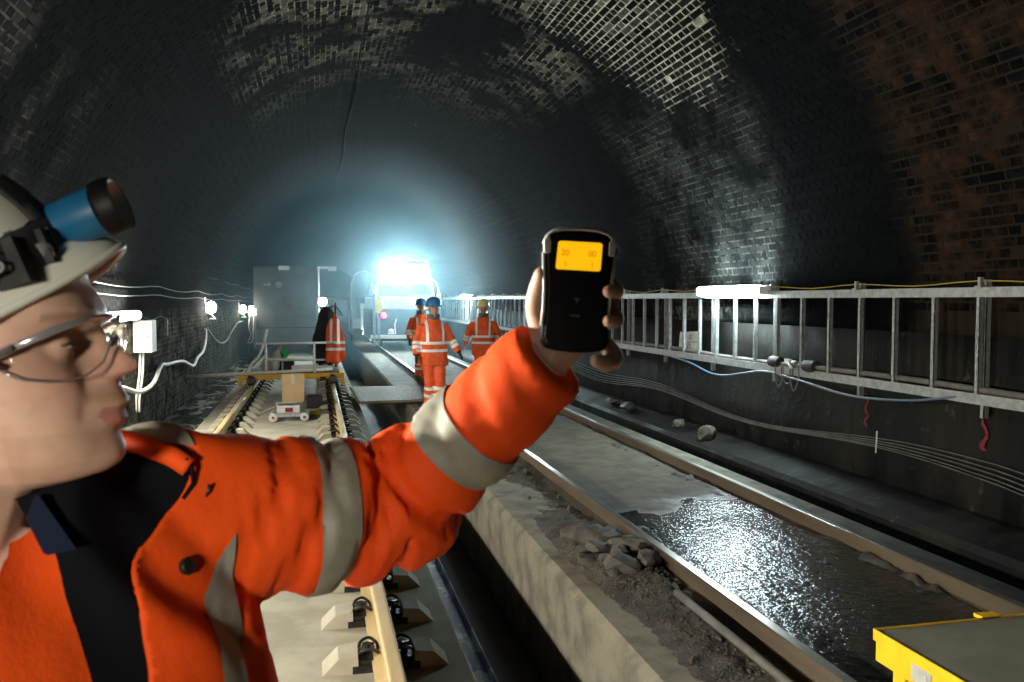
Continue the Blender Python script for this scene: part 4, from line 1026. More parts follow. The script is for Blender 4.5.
# ================================================================== WORKERS
def hand_shape(b, wrist, d, side, palm_n, s=1.0, curl=.5):
    """palm and five fingers; d = finger direction, side = towards the thumb"""
    d = Vector(d).normalized(); side = (Vector(side) - d * Vector(side).dot(d)).normalized(); n = Vector(palm_n).normalized()
    w_ = Vector(wrist); b.ball(w_ + d * .045 * s, (.042 * s, .017 * s, .052 * s), 12, 8, (side, d.cross(side), d))
    for k, (o_, L_) in enumerate(((.030, .075), (.010, .082), (-.010, .077), (-.029, .062))):
        p0 = w_ + d * .08 * s + side * o_ * s; p1 = p0 + (d * .9 + n * .25 * curl) * L_ * .45 * s; p2 = p1 + (d * (.9 - curl) + n * curl) * L_ * .35 * s; p3 = p2 + (d * (.5 - curl) + n * curl * 1.2) * L_ * .25 * s
        b.tube([p0, p1, p2, p3], [.0105 * s, .0098 * s, .0092 * s, .0075 * s], 8)
    p0 = w_ + d * .03 * s + side * .03 * s
    b.tube([p0, p0 + (d * .5 + side * .7) * .035 * s, p0 + (d * .8 + side * .75 + n * .3) * .062 * s], [.013 * s, .011 * s, .009 * s], 8)

def worker(name, loc, rz, label, arms, legs, helmet, tape='retro_far', head_turn=0.0, gloves=True, group=None, vox=.011):
    root = empty(name, loc, label, 'person', group, rz)
    T_ = lambda n, me, m, s=True: local(root, n, me, m, s)
    b = MB()                                                      # the body: one continuous figure
    b.loft([((0, 0, .88), (.14, 0, 0), (0, .09, 0), 2.2), ((0, 0, 1.0), (.145, 0, 0), (0, .10, 0), 2.2), ((0, .0, 1.2), (.15, 0, 0), (0, .10, 0), 2.2), ((0, .01, 1.38), (.17, 0, 0), (0, .09, 0), 2.2), ((0, .01, 1.45), (.10, 0, 0), (0, .07, 0), 2)], 20)
    b.tube([(0, .01, 1.42), (0, -.005, 1.56)], .055, 12)
    hc = Vector((0, -.01, 1.635))
    b.ball(hc + Vector((0, .012, .03)), (.075, .095, .10), 16, 12); b.ball(hc + Vector((0, -.028, -.045)), (.058, .062, .075), 14, 10)
    b.tube([hc + Vector((0, -.085, .02)), hc + Vector((0, -.112, -.018)), hc + Vector((0, -.09, -.03))], [.011, .016, .012], 8)
    b.tube([hc + Vector((-.02, -.083, -.06)), hc + Vector((0, -.092, -.06)), hc + Vector((.02, -.083, -.06))], .009, 8)
    b.ball(hc + Vector((0, -.075, -.105)), (.025, .02, .02))
    for s in (-1, 1): b.ball(hc + Vector((s * .078, .02, -.01)), (.012, .02, .032)); b.ball(hc + Vector((s * .03, -.072, .025)), (.018, .012, .010))
    for pts in arms:
        pts = [Vector(p) for p in pts]; b.tube([pts[0], pts[1], pts[2]], [.05, .042, .03], 10)
        dd = (pts[2] - pts[1]).normalized(); sg_ = 1 if pts[2].x > 0 else -1
        if not gloves: hand_shape(b, pts[2], dd, Vector((0, -1, .2)), Vector((-sg_, 0, 0)), 1.0, .5)
    for pts in legs: b.tube(pts[:3], [.075, .055, .04], 10)
    T_('body', fuse(b, vox * .75, 2), 'skin_far')
    j = MB()                                                      # jacket
    j.loft([((0, 0, .74), (.235, 0, 0), (0, .17, 0), 2.4), ((0, 0, .86), (.23, 0, 0), (0, .165, 0), 2.4), ((0, 0, 1.05), (.215, 0, 0), (0, .155, 0), 2.3), ((0, 0, 1.25), (.215, 0, 0), (0, .15, 0), 2.3), ((0, .005, 1.37), (.185, 0, 0), (0, .12, 0), 2.1), ((0, .01, 1.44), (.12, 0, 0), (0, .095, 0), 2), ((0, .01, 1.50), (.085, 0, 0), (0, .08, 0), 2), ((0, .01, 1.53), (.08, 0, 0), (0, .075, 0), 2)], 26)
    for pts in arms:
        pts = [Vector(p) for p in pts]; d0 = (pts[1] - pts[0]) * .5 + pts[0]; e1 = pts[1] + (pts[2] - pts[1]) * .5; e2 = pts[1] + (pts[2] - pts[1]) * .97
        j.tube([pts[0], d0, pts[1], e1, e2], [.074, .076, .070, .064, .058], 12)
    jm = fuse(j, vox, 3); v = vget(jm); n = nget(jm)
    dsp = np.array([.014 * mnoise.noise(Vector((p[0] * 9, p[1] * 9, p[2] * 5))) + .008 * mnoise.noise(Vector((p[0] * 22, p[1] * 22, p[2] * 14))) for p in v]); vset(jm, v + n * dsp[:, None])
    T_('jacket', jm, 'orange_far')
    for z in (.98, 1.10): T_('reflective_band', band(jm, (0, 0, z), (0, 0, 1), .022, near=(0, 0, z), reach=.30, off=.006, extra=()), tape)
    for s in (-1, 1): T_('reflective_band', band(jm, (s * .125, 0, 1.3), (1, 0, 0), .020, near=(s * .125, 0, 1.3), reach=.27, off=.006, extra=(((0, 0, 1.10), (0, 0, -1)),)), tape)
    for pts in arms:
        pts = [Vector(p) for p in pts]
        for t in (.22, .5):
            c_ = pts[1] + (pts[2] - pts[1]) * t; T_('reflective_band', band(jm, c_, pts[2] - pts[1], .026, near=c_, reach=.105, off=.006), tape)
    t_ = MB(); t_.loft([((0, 0, .70), (.155, 0, 0), (0, .11, 0), 2.2), ((0, 0, .82), (.17, 0, 0), (0, .12, 0), 2.2), ((0, 0, .98), (.165, 0, 0), (0, .115, 0), 2.2)], 20)
    for pts in legs:
        p0, p1, p2 = [Vector(p) for p in pts[:3]]; t_.tube([p0, p0 * .5 + p1 * .5, p1, p1 * .5 + p2 * .5, p2], [.105, .098, .085, .08, .082], 12)
    tm = fuse(t_, vox, 3); v = vget(tm); n = nget(tm); dsp = np.array([.010 * mnoise.noise(Vector((p[0] * 14, p[1] * 14, p[2] * 8))) for p in v]); vset(tm, v + n * dsp[:, None])
    T_('trousers', tm, 'orange_far')
    for pts in legs:
        p1, p2 = Vector(pts[1]), Vector(pts[2])
        for t in (.28, .58): c_ = p1 + (p2 - p1) * t; T_('reflective_band', band(tm, c_, p2 - p1, .026, near=c_, reach=.13, off=.006), tape)
        f = Vector(pts[3]); bo_ = MB(); bo_.tube([p2 + Vector((0, 0, .05)), p2, Vector((p2.x, p2.y, p2.z - .05))], [.06, .06, .058], 10)
        dirv = Vector((f.x - p2.x, f.y - p2.y, 0)).normalized()
        bo_.ball(Vector((p2.x, p2.y, p2.z - .05)) + dirv * .06, (.052, .13, .05), 12, 8, (Vector((-dirv.y, dirv.x, 0)), dirv, Vector((0, 0, 1))))
        bo_.box((-.045, -.10, 0), (.045, .17, .025), Matrix.Translation((p2.x, p2.y, max(0, p2.z - .105))) @ Matrix.Rotation(math.atan2(-dirv.x, dirv.y), 4, 'Z'))
        T_('boot', fuse(bo_, .012, 2), 'boot')
    if gloves:
        for pts in arms:
            pts = [Vector(p) for p in pts]; g = MB(); dd = (pts[2] - pts[1]).normalized(); sg_ = 1 if pts[2].x > 0 else -1
            g.tube([pts[2] - dd * .05, pts[2] + dd * .01], [.045, .04], 10); hand_shape(g, pts[2], dd, Vector((0, -1, .2)), Vector((-sg_, 0, 0)), 1.12, .55)
            T_('glove', fuse(g, .006, 2), 'glove')
    h = MB(); h.lathe([(.148, 1.668), (.150, 1.675), (.128, 1.69), (.125, 1.73), (.112, 1.78), (.08, 1.815), (.03, 1.83), (.001, 1.832)], (0, .012, 0), (0, 0, 1), 24)
    hm = T_('helmet', h.mesh('helmet'), helmet, 'auto'); hm.scale = (.92, 1.06, 1)
    local(hm, 'helmet_peak', MB().loft([((0, -.13, 1.685), (.10, 0, 0), (0, .03, 0), 2.5), ((0, -.15, 1.678), (.095, 0, 0), (0, .045, 0), 2.5), ((0, -.155, 1.670), (.09, 0, 0), (0, .045, 0), 2.5)], 18), helmet, True)
    local(hm, 'helmet_ridge', MB().tube([(0, -.10, 1.76), (0, -.03, 1.822), (0, .06, 1.826), (0, .12, 1.77)], .012, 6), helmet, True)
    T_('collar_fleece', MB().lathe([(.085, 1.46), (.10, 1.50), (.098, 1.55), (.08, 1.552), (.075, 1.5)], (0, .01, 0), (0, 0, 1), 18).mesh('collar'), 'hose', 'auto')
    return root
walk_a = [[(-.170, .01, 1.375), (-.265, .05, 1.13), (-.290, -.04, .91)], [(.170, .01, 1.375), (.285, -.02, 1.14), (.385, -.10, .95)]]
legs_a = [[(-.085, 0, .88), (-.08, -.06, .50), (-.075, .02, .11), (-.075, -.1, 0)], [(.085, 0, .88), (.075, -.13, .50), (.05, -.08, .11), (.05, -.2, 0)]]
wk1 = worker('person', (1.72, 12.6, -.11), .10, 'worker in orange walking towards the camera wearing a blue helmet', walk_a, legs_a, 'helmet_blue')
# beard of the walking worker
arms_b = [[(-.170, .01, 1.375), (-.28, -.03, 1.16), (-.26, -.20, 1.02)], [(.170, .01, 1.375), (.30, .03, 1.16), (.36, -.06, .96)]]
legs_b = [[(-.085, 0, .88), (-.09, -.10, .50), (-.09, -.02, .11), (-.09, -.2, 0)], [(.085, 0, .88), (.08, .02, .50), (.08, .16, .14), (.08, 0, 0)]]
wk1.scale = (.94,) * 3
wk2 = worker('person', (2.93, 14.9, -.10), PI - .25, 'worker in orange walking away wearing a pale yellow helmet', arms_b, legs_b, 'helmet_yellow', gloves=False)
wk2.scale = (.92,) * 3
def person_copy(src, loc, rz, label, helmet=None):
    c = copy_tree(src); c.location = loc; c.rotation_euler.z = rz; c['label'] = label; return c
wk3 = person_copy(wk1, (2.17, 17.8, -.12), .2, 'worker half hidden behind the man in the blue helmet')
wk4 = person_copy(wk2, (.15, 44.0, -.2), 2.6, 'tiny distant worker in orange by the lit scaffold frame, farther in')
wk5 = person_copy(wk1, (.55, 43.0, -.2), -.3, 'tiny distant worker in orange beside the lamp post, nearer the trench')

# ================================================================== HAZE
hz_ = MB().box((-2.3, 18.0, -.1), (4.66, 88, 4.9)).build('haze', None)
hm_ = bpy.data.materials.new('damp tunnel haze'); hm_.use_nodes = True; nt = hm_.node_tree; nt.nodes.remove(nt.nodes['Principled BSDF'])
vsn = nd(nt, 'ShaderNodeVolumeScatter'); vsn.inputs['Color'].default_value = (0.55, 0.86, 1.0, 1); vsn.inputs['Density'].default_value = 0.011; vsn.inputs['Anisotropy'].default_value = 0.78
nt.links.new(vsn.outputs[0], nt.nodes['Material Output'].inputs['Volume']); hz_.data.materials.append(hm_)
tag(hz_, 'damp bluish haze hanging in the tunnel around the lamps', 'haze', kind='stuff')

# ================================================================== THE MAN IN FRONT
# built in a frame turned with his stance: u to his outstretched arm, v away along the tunnel, z up
U0, V0 = -.50, .66
man = empty('person', (U0 * math.cos(YAW) + V0 * math.sin(YAW), -U0 * math.sin(YAW) + V0 * math.cos(YAW), -.2), 'man in orange jacket and white helmet holding up a gas detector', 'person', None, -YAW)
def mp(name, me, m, smooth=True, parent=None):
    if isinstance(me, MB): me = me.mesh(name)
    v = vget(me); vset(me, v + np.array([-U0, -V0, .2])); me.update()
    o = link(name, me, m, None, smooth); o.parent = parent or man; return o
V3 = lambda *a: Vector(a)
LD, FD, UP = V3(.643, .766, 0), V3(.766, -.643, 0), V3(0, 0, 1)
NB = V3(-.471, .669, 1.322)
# --- head frame
PSI = R(9); HF, HS, HU = V3(math.cos(PSI), math.sin(PSI), 0), V3(-math.sin(PSI), math.cos(PSI), 0), UP
NOSE = V3(-.302, .678, 1.511)
hd = lambda f, s, h: NOSE + HF * (f * .001) + HS * (s * .001) + HU * (h * .001)

TAB = np.array([  # height, front, back, half width (mm, from the nose tip)
    (126, -98, -104, 3), (121, -74, -138, 36), (108, -55, -170, 58), (88, -43, -190, 70), (64, -37, -199, 75), (50, -31, -203, 76), (42, -28, -203, 76), (34, -31, -202, 75.5), (24, -36, -201, 75),
    (13, -37, -198, 74), (0, -33, -192, 72), (-14, -27, -183, 70), (-28, -22, -172, 67), (-40, -20, -160, 64), (-53, -20, -150, 60), (-64, -18, -142, 56), (-74, -17, -136, 50), (-82, -21, -132, 42), (-90, -33, -128, 33), (-97, -62, -122, 20), (-100, -85, -110, 6)])
PRO = np.array([(70, -39), (60, -36), (52, -29), (42, -25.5), (34, -24.5), (29, -24), (22, -19.5), (14, -11), (6, -2), (2, 1.5), (-1, 3), (-5, 3.5), (-8, 1), (-10, -5), (-13, -12), (-16, -12.5), (-22, -9), (-27, -5.5), (-32, -4.5), (-36, -8), (-38, -12), (-40, -8), (-44, -5), (-48, -8), (-53, -13.5), (-60, -11.5), (-68, -8), (-75, -8.5), (-82, -14), (-88, -24)])
def head_shape(b):
    hs = np.concatenate([np.linspace(126, 60, 18), np.linspace(58, -90, 90), np.linspace(-92, -100, 6)]); n = 96; vs_ = []
    itp = lambda h, k: np.interp(h, TAB[::-1, 0], TAB[::-1, k])
    for h in hs:
        f0, bk, w_ = itp(h, 1), itp(h, 2), itp(h, 3); c, a = (f0 + bk) / 2, (f0 - bk) / 2
        pr = np.interp(h, PRO[::-1, 0], PRO[::-1, 1]) if -88 <= h <= 70 else f0
        sig = np.interp(h, [-88, -70, -55, -40, -25, -16, -10, 0, 12, 29, 40, 60], [22, 20, 22, 21, 22, 18, 15.5, 13, 9.5, 9, 24, 40])
        for k in range(n):
            t = 2 * PI * k / n; ct, st = math.cos(t), math.sin(t); e = 2.35 if ct > 0 else 2.05
            f = c + a * (abs(ct) ** (2 / e)) * (1 if ct >= 0 else -1); s = w_ * (abs(st) ** (2 / e)) * (1 if st >= 0 else -1)
            if ct > 0:
                g = math.exp(-(abs(s) / sig) ** 2.4)
                f += (pr - f0) * g
                d = math.exp(-((abs(s) - 29) / 13) ** 2 - ((h - 16) / 11) ** 2) * 7                 # eye socket
                br = math.exp(-((abs(s) - 26) / 20) ** 2 - ((h - 38) / 8) ** 2) * 3.5                 # brow
                ck = math.exp(-((abs(s) - 46) / 18) ** 2 - ((h + 8) / 16) ** 2) * 3.5                # cheekbone
                al = math.exp(-((abs(s) - 15) / 4.5) ** 2 - ((h + 7) / 6) ** 2) * 5                  # nostril wing
                nl = math.exp(-((abs(s) - 25 - (-(h + 12)) * .35) / 4) ** 2) * (1.8 if -42 < h < -8 else 0)   # fold from nose to mouth
                f += -d + br + ck + al - nl
            vs_.append(hd(f, s, h))
    m_ = len(hs)
    fs = [(i * n + k, i * n + (k + 1) % n, (i + 1) * n + (k + 1) % n, (i + 1) * n + k) for i in range(m_ - 1) for k in range(n)] + [tuple(range(n)), tuple((m_ - 1) * n + k for k in range(n - 1, -1, -1))]
    b.add(vs_, fs)
SHO_L, ELB_L, WRI_L = V3(-.335, .811, 1.352), V3(-.133, .96, 1.330), V3(.040, .898, 1.500)
SHO_R = NB - LD * .19 + V3(0, 0, .03); ELB_R = SHO_R + V3(-.10, .10, -.29); WRI_R = ELB_R + V3(.02, -.08, -.25)
body = MB(); head_shape(body)
body.tube([hd(-118, 0, -35), hd(-126, 0, -80), hd(-146, 0, -135), hd(-165, 0, -200), hd(-170, 0, -240)], [.050, .056, .058, .064, .075], 20)
for s in (-1, 1):
    body.ball(hd(-112, s * 77, -2), (.017, .008, .031), 14, 10, (HF, HS, HU)); body.tube([hd(-100, s * 80, -28), hd(-104, s * 84, -4), hd(-112, s * 86, 20), hd(-124, s * 85, 20), hd(-127, s * 83, -2)], .0045, 8)
for s in (-1, 1): body.ball(hd(-48.5, s * 31, 14.5), .0138, 20, 14)
CT = NB - FD * .02 + V3(.055, .02, 0)
ring = lambda z, l, hl, hf, of=0.0, e=2.3: (V3(CT.x, CT.y, 0) + FD * of + UP * z, LD * hl, FD * hf, e)
CTb = CT
body.loft([ring(.72, 0, .15, .10), ring(.9, 0, .15, .10), ring(1.1, 0, .16, .105), ring(1.25, 0, .17, .105), ring(1.34, 0, .14, .085), ring(1.38, 0, .07, .065)], 24)
for A_, B_, C_ in ((SHO_L, ELB_L, WRI_L), (SHO_R, ELB_R, WRI_R)): body.tube([A_, A_ * .5 + B_ * .5, B_, B_ * .6 + C_ * .4, C_], [.055, .048, .04, .038, .028], 14)
for s in (-1, 1):
    hp = V3(CT.x, CT.y, .76) + LD * (.09 * s); kn = V3(CT.x, CT.y, .30) + LD * (.11 * s) + FD * .03; an = V3(CT.x, CT.y, -.10) + LD * (.12 * s); body.tube([hp, kn, an], [.075, .055, .04], 12)
# left hand closing round the detector: wrist, palm, thumb up one side, fingers round the other
DEV = V3(.0665, .8790, 1.5695)
hp_ = lambda x, y, z: DEV + V3(x, y, z) * .001         # millimetres from the detector's centre
wr = WRI_L
body.tube([wr - V3(.03, -.01, .03), wr + V3(.012, .008, .01), hp_(-2, 34, -42), hp_(8, 36, -18)], [.029, .029, .032, .03], 14, True, .8)
body.ball(hp_(8, 36, -8), (.042, .015, .045), 16, 12, (V3(1, 0, 0), V3(0, 1, 0), V3(0, 0, 1)))
body.ball(hp_(-28, 26, -42), (.020, .017, .034), 14, 10, (V3(.85, 0, -.5), V3(0, 1, 0), V3(.5, 0, .85)))      # ball of the thumb
fing = [([(-30, 26, -48), (-41, 20, -22), (-41, 8, -2), (-37, -6, 17)], [15, 11.5, 10, 7.5]),           # thumb
        ([(4, 36, 16), (8, 34, 36), (12, 30, 47), (13, 27, 52)], [10, 9, 8.5, 7]),                            # first finger, straight up the back
        ([(24, 36, 4), (38, 31, 3), (42, 10, 0), (37, -9, -1), (31, -14, -1)], [10, 9.5, 9, 8.2, 6.5]),
        ([(24, 36, -22), (38, 31, -26), (42, 8, -29), (37, -11, -31), (31, -16, -31)], [10, 9.5, 9, 8.2, 6.5]),
        ([(22, 34, -48), (38, 28, -62), (40, 4, -71), (29, -12, -74), (19, -18, -71)], [10, 9.5, 9.5, 9, 7])]
for pts, rs in fing:
    P_ = smooth_path([hp_(*p) for p in pts], 4); rr_ = list(np.interp(np.linspace(0, len(rs) - 1, len(P_)), range(len(rs)), rs) * .001)
    body.tube(P_, rr_, 12); body.ball(P_[-1], rr_[-1] * 1.02, 10, 8)
bme = fuse(body, .0026, 2, .4)
vv = vget(bme) - np.array(NOSE); ff, ss, hh = vv @ np.array(HF) * 1e3, vv @ np.array(HS) * 1e3, vv @ np.array(HU) * 1e3
base = np.array([.67, .43, .32]); cols = np.tile(base, (len(ff), 1))
def blend(mask, c): 
    global cols
    cols = cols * (1 - mask[:, None]) + np.array(c) * mask[:, None]
gs = lambda x, s: np.exp(-(x / s) ** 2)
face = (np.abs(ss) < 90) & (hh > -110) & (hh < 130)
blend(face * gs(hh + 5, 14) * gs(ff + 8, 20) * .45, (.62, .24, .17))            # flushed nose
blend(face * gs(hh + 14, 28) * gs(np.abs(ss) - 48, 22) * .30, (.62, .26, .17))   # cheek
blend(face * ((hh < -34) & (hh > -50) & (np.abs(ss) < 25 - (np.abs(hh + 40)) * .8) & (ff > -26)) * .75, (.50, .16, .13))   # lips
blend(face * gs(hh + 29 - np.abs(ss) * .12 , 5.5) * (np.abs(ss) < 32) * (ff > -40) * .6, (.33, .19, .09))              # moustache
blend(face * (hh < -50) * np.clip((hh + 110) / 30, 0, 1) * (ff > -75) * .22, (.36, .22, .12))                             # stubble
blend(face * gs(hh - 38 + .10 * (np.abs(ss) - 30), 3.5) * (np.abs(ss) > 12) * (np.abs(ss) < 54) * (ff > -60) * .7, (.30, .18, .09))   # brows
ca = bme.color_attributes.new('complexion', 'FLOAT_COLOR', 'POINT'); ca.data.foreach_set('color', np.concatenate([cols, np.ones((len(cols), 1))], 1).astype(np.float32).ravel())
mp('body', bme, 'skin')
for s in (-1, 1):
    e_ = mp('eye', MB().ball(hd(-48, s * 31, 14), (.0140, .0115, .0042), 20, 14, (HF, HS, HU)), 'eye_white'); mp('iris', MB().ball(hd(-37.1, s * 31, 14), (.0035, .005, .0036), 12, 8, (HF, HS, HU)), 'iris', True, e_)
    mp('eyelid', MB().tube([hd(-48.5 + 14.3 * math.cos(a), s * 31 + 14.3 * math.sin(a), 17.5 - 4 * abs(math.sin(a)) ** 2) for a in np.linspace(-.9, .9, 9)], .0012, 7), 'hair', True, e_)
# hair below the helmet at the back and sides
hr = MB().loft([(hd(-145, 0, -20), HF * .055, HS * .073, 2.2), (hd(-135, 0, 15), HF * .068, HS * .0775, 2.2), (hd(-128, 0, 45), HF * .077, HS * .079, 2.2), (hd(-122, 0, 85), HF * .076, HS * .074, 2.2), (hd(-115, 0, 112), HF * .056, HS * .055, 2.1), (hd(-112, 0, 128), HF * .01, HS * .01, 2)], 28)
mp('hair', hr, 'hair')
# --- helmet, torch and spectacles
PSH = R(20); HFh, HSh = V3(math.cos(PSH), math.sin(PSH), 0), V3(-math.sin(PSH), math.cos(PSH), 0); PIV = hd(-115, 0, 0)
hdh = lambda f, s, h: PIV + HFh * ((f + 106) * .001) + HSh * (s * .001) + HU * (h * .001)
TA = R(20); TF, TU = HFh * math.cos(TA) + HU * math.sin(TA), HU * math.cos(TA) - HFh * math.sin(TA)
HC = hdh(-140, 0, 56); prf = MB(); n_, rows_ = 48, []
for i in range(15):
    th = R(98) * i / 14; rows_.append((math.sin(th), math.cos(th)))
vs_ = [HC + TU * .098]
for sn, cs in rows_[1:]:
    for k in range(n_): t = 2 * PI * k / n_; vs_.append(HC + TF * (.108 * sn * math.cos(t)) + HSh * (.100 * sn * math.sin(t)) + TU * (.098 * cs))
fs = [(0, 1 + k, 1 + (k + 1) % n_) for k in range(n_)] + [(1 + i * n_ + k, 1 + (i + 1) * n_ + k, 1 + (i + 1) * n_ + (k + 1) % n_, 1 + i * n_ + (k + 1) % n_) for i in range(13) for k in range(n_)]
dome = bpy.data.meshes.new('shell'); dome.from_pydata([tuple(p) for p in vs_], [], fs); dome.update()
dome0 = dome.copy()
hel = mp('helmet', dome, 'helmet_white'); so = hel.modifiers.new('t', 'SOLIDIFY'); so.thickness = .004; so.offset = -1
pk = MB(); NT, NR = 33, 7; vt, vb = [], []
for i in range(NT):
    t = -1 + 2 * i / (NT - 1); inn = (-45 - 85 * t * t, 96 * t, 96 - 50 * t * t); ou = (-2 - 112 * t * t, 104 * t - 4 * t ** 3, 93 - 76 * abs(t) ** 1.6)
    for j in range(NR):
        q = j / (NR - 1); sag_ = 5 * math.sin(q * PI); p = [inn[c] + (ou[c] - inn[c]) * q for c in range(3)]
        vt.append(hdh(p[0], p[1], p[2] + sag_ + 2)); vb.append(hdh(p[0] - .5, p[1], p[2] + sag_ - 2.5))
g_ = lambda i, j, o: o + i * NR + j
fs = [(g_(i, j, 0), g_(i, j + 1, 0), g_(i + 1, j + 1, 0), g_(i + 1, j, 0)) for i in range(NT - 1) for j in range(NR - 1)]
K = NT * NR; fs += [tuple(x + K for x in f[::-1]) for f in fs]
for i in range(NT - 1): fs += [(g_(i, NR - 1, 0), g_(i, NR - 1, K), g_(i + 1, NR - 1, K), g_(i + 1, NR - 1, 0)), (g_(i, 0, K), g_(i, 0, 0), g_(i + 1, 0, 0), g_(i + 1, 0, K))]
for i in (0, NT - 1): fs += [(g_(i, j, 0), g_(i, j, K), g_(i, j + 1, K), g_(i, j + 1, 0)) for j in range(NR - 1)]
pk.add(vt + vb, fs); mp('peak', pk, 'helmet_white', True, hel)
rim = MB().tube([hdh(-2 - 112 * t * t, 104 * t - 4 * t ** 3, 93 - 76 * abs(t) ** 1.6) for t in np.linspace(-1, 1, 41)], .0035, 8); mp('peak_rim', rim, 'helmet_white', True, hel)
st1 = mp('strap', band(dome0, HC + HSh * -.034, HSh, .014, off=.004, extra=((HC + TU * .02, -TU),)), 'strap', True, hel); so = st1.modifiers.new('t', 'SOLIDIFY'); so.thickness = .003; so.offset = -1
nb = (HFh * -.62 + HU * .78).normalized()
st2 = mp('strap', band(dome0, hdh(-78, 0, 67), nb, .018, off=.0045), 'strap', True, hel); so = st2.modifiers.new('t', 'SOLIDIFY'); so.thickness = .003; so.offset = -1
tl = text_mesh('LOS', .024, .0006); dl = (HFh * .78 + HU * .62).normalized()
mx = Matrix((dl, HSh.cross(dl) * -1, -HSh)).transposed().to_4x4(); mx.translation = hdh(-88, -90.0, 64); tl.transform(mx); mp('strap_lettering', tl, 'strap_text', False, hel)
# torch
tor = (HF * 60 + HU * 24 - HS * 4).normalized(); t0 = hdh(-58, -14, 101); side_t = HS
clipb = MB()
for c_, sz in ((hdh(-58, -40, 84), (.030, .030, .026)), (hdh(-74, -66, 72), (.034, .022, .034)), (hdh(-50, -30, 92), (.016, .03, .018))):
    mm = Matrix((tor, HS, tor.cross(HS))).transposed().to_4x4(); mm.translation = c_; clipb.cbox((0, 0, 0), sz, mm)
mp('torch_clip', clipb, 'strap', False, hel)
mp('clip_wire', MB().tube([hdh(-88, -80, 88), hdh(-72, -66, 96), hdh(-58, -42, 108)], .0018, 6).cyl(hdh(-52, -52, 84), hdh(-50, -58, 83), .008, 12), 'frame_grey', True, hel)
tc = mp('torch', MB().lathe([(.010, -.006), (.0165, -.002), (.0175, .006), (.0172, .012), (.0182, .015), (.0182, .022), (.0190, .024), (.0200, .050)], t0, tor, 28), 'lamp_blue', 'auto', hel)
hz2 = mp('torch_bezel', MB().lathe([(.0195, .048), (.0216, .050), (.0222, .053), (.0222, .062), (.0215, .065), (.0195, .065), (.018, .060)], t0, tor, 28, False), 'lamp_black', 'auto', tc)
ref_ = MB()
prof_r = [(.003, .046), (.010, .050), (.016, .057), (.0192, .0645)]
ref_.lathe(prof_r + [(.0196, .0645), (.0165, .056), (.010, .048), (.003, .044)], t0, tor, 24, False); mp('reflector', ref_, 'chrome', True, tc)
mp('bulb', MB().ball(t0 + tor * .050, .0035, 10, 8).cyl(t0 + tor * .045, t0 + tor * .05, .003, 8), 'white_paint', True, tc)
mp('torch_lens', MB().lathe([(.0195, .0645), (.0195, .0652)], t0, tor, 24), 'lens', 'auto', tc)
# spectacles
gl_root = None
def lens_surface(sgn):
    vs_, fs = [], []; na, nh = 18, 8
    for i in range(na):
        ph = R(4 + 82 * i / (na - 1)); f, s = -13 - 62 * (1 - math.cos(ph)), sgn * 70 * math.sin(ph)
        deg = math.degrees(ph); top = np.interp(deg, [0, 20, 50, 88], [34, 36, 29, 12]); bot = np.interp(deg, [0, 10, 18, 35, 55, 75, 88], [22, 16, 2, -8, -11, -8, 0])
        for j in range(nh): q = j / (nh - 1); h = top + (bot - top) * q; vs_.append(hd(f + 3 * math.sin(q * PI), s * (1 + .02 * math.sin(q * PI)), h))
    fs = [(i * nh + j, (i + 1) * nh + j, (i + 1) * nh + j + 1, i * nh + j + 1) for i in range(na - 1) for j in range(nh - 1)]
    me = bpy.data.meshes.new('lens'); me.from_pydata([tuple(p) for p in vs_], [], fs); me.update(); return me, vs_, na, nh
frames = []
for sgn in (-1, 1):
    me, lv, na, nh = lens_surface(sgn)
    fr = MB().tube([hd(-70, sgn * 71, 12), hd(-28 - 8, sgn * 56, 28.5), hd(-22, sgn * 36, 35), hd(-15, sgn * 14, 36), hd(-13, sgn * 3, 33)], [.0032, .0030, .0024, .0022, .0024], 8)
    fr.tube([hd(-62, sgn * 71, 15), hd(-85, sgn * 78, 2), hd(-104, sgn * 82, -4), hd(-122, sgn * 85, -8), hd(-138, sgn * 82, -22)], [.0040, .0036, .0034, .0036, .003], 8, True, .8)
    fr.ball(hd(-76, sgn * 75.5, 2), (.007, .003, .0035), 10, 8)
    o = mp('spectacles_frame', fr, 'frame_grey'); frames.append(o)
    ln_ = mp('spectacles_lens', me, 'lens', True, o); so = ln_.modifiers.new('t', 'SOLIDIFY'); so.thickness = .0016
    mp('lens_edge', MB().tube([lv[i * nh + nh - 1] for i in range(na)], .0008, 6), 'frame_grey', True, o)
mp('nose_pad', MB().tube([hd(-13, -3, 33), hd(-12, 0, 31), hd(-13, 3, 33)], .0028, 8).ball(hd(-17, -8, 18), (.003, .002, .006)).ball(hd(-17, 8, 18), (.003, .002, .006)), 'frame_grey', True, frames[0])

# --- jacket
jk = MB()
jk.loft([ring(.62, 0, .265, .18), ring(.80, 0, .26, .175), ring(1.0, 0, .25, .168, .005), ring(1.15, 0, .24, .16, .01), ring(1.27, 0, .215, .142, .008), ring(1.345, 0, .175, .118), ring(1.395, 0, .13, .10), ring(1.42, 0, .10, .09)], 36)
SL = [NB + LD * .10 + V3(0, 0, .02), SHO_L, V3(-.218, .885, 1.333), V3(-.155, .945, 1.325), ELB_L + V3(.012, -.005, .008), V3(-.075, .945, 1.385), V3(-.010, .918, 1.450), V3(.028, .900, 1.488), V3(.040, .8945, 1.499)]
SRAD = [.085, .088, .078, .073, .068, .057, .053, .050, .048]
jk.tube(SL, SRAD, 26)
SRt = [NB - LD * .10 + V3(0, 0, .02), SHO_R, SHO_R * .5 + ELB_R * .5, ELB_R, ELB_R * .5 + WRI_R * .5, WRI_R]
jk.tube(SRt, [.085, .085, .078, .072, .066, .058], 22)
jme = fuse(jk, .0055, 6, .5)
P_ = vget(jme); Nn = nget(jme)
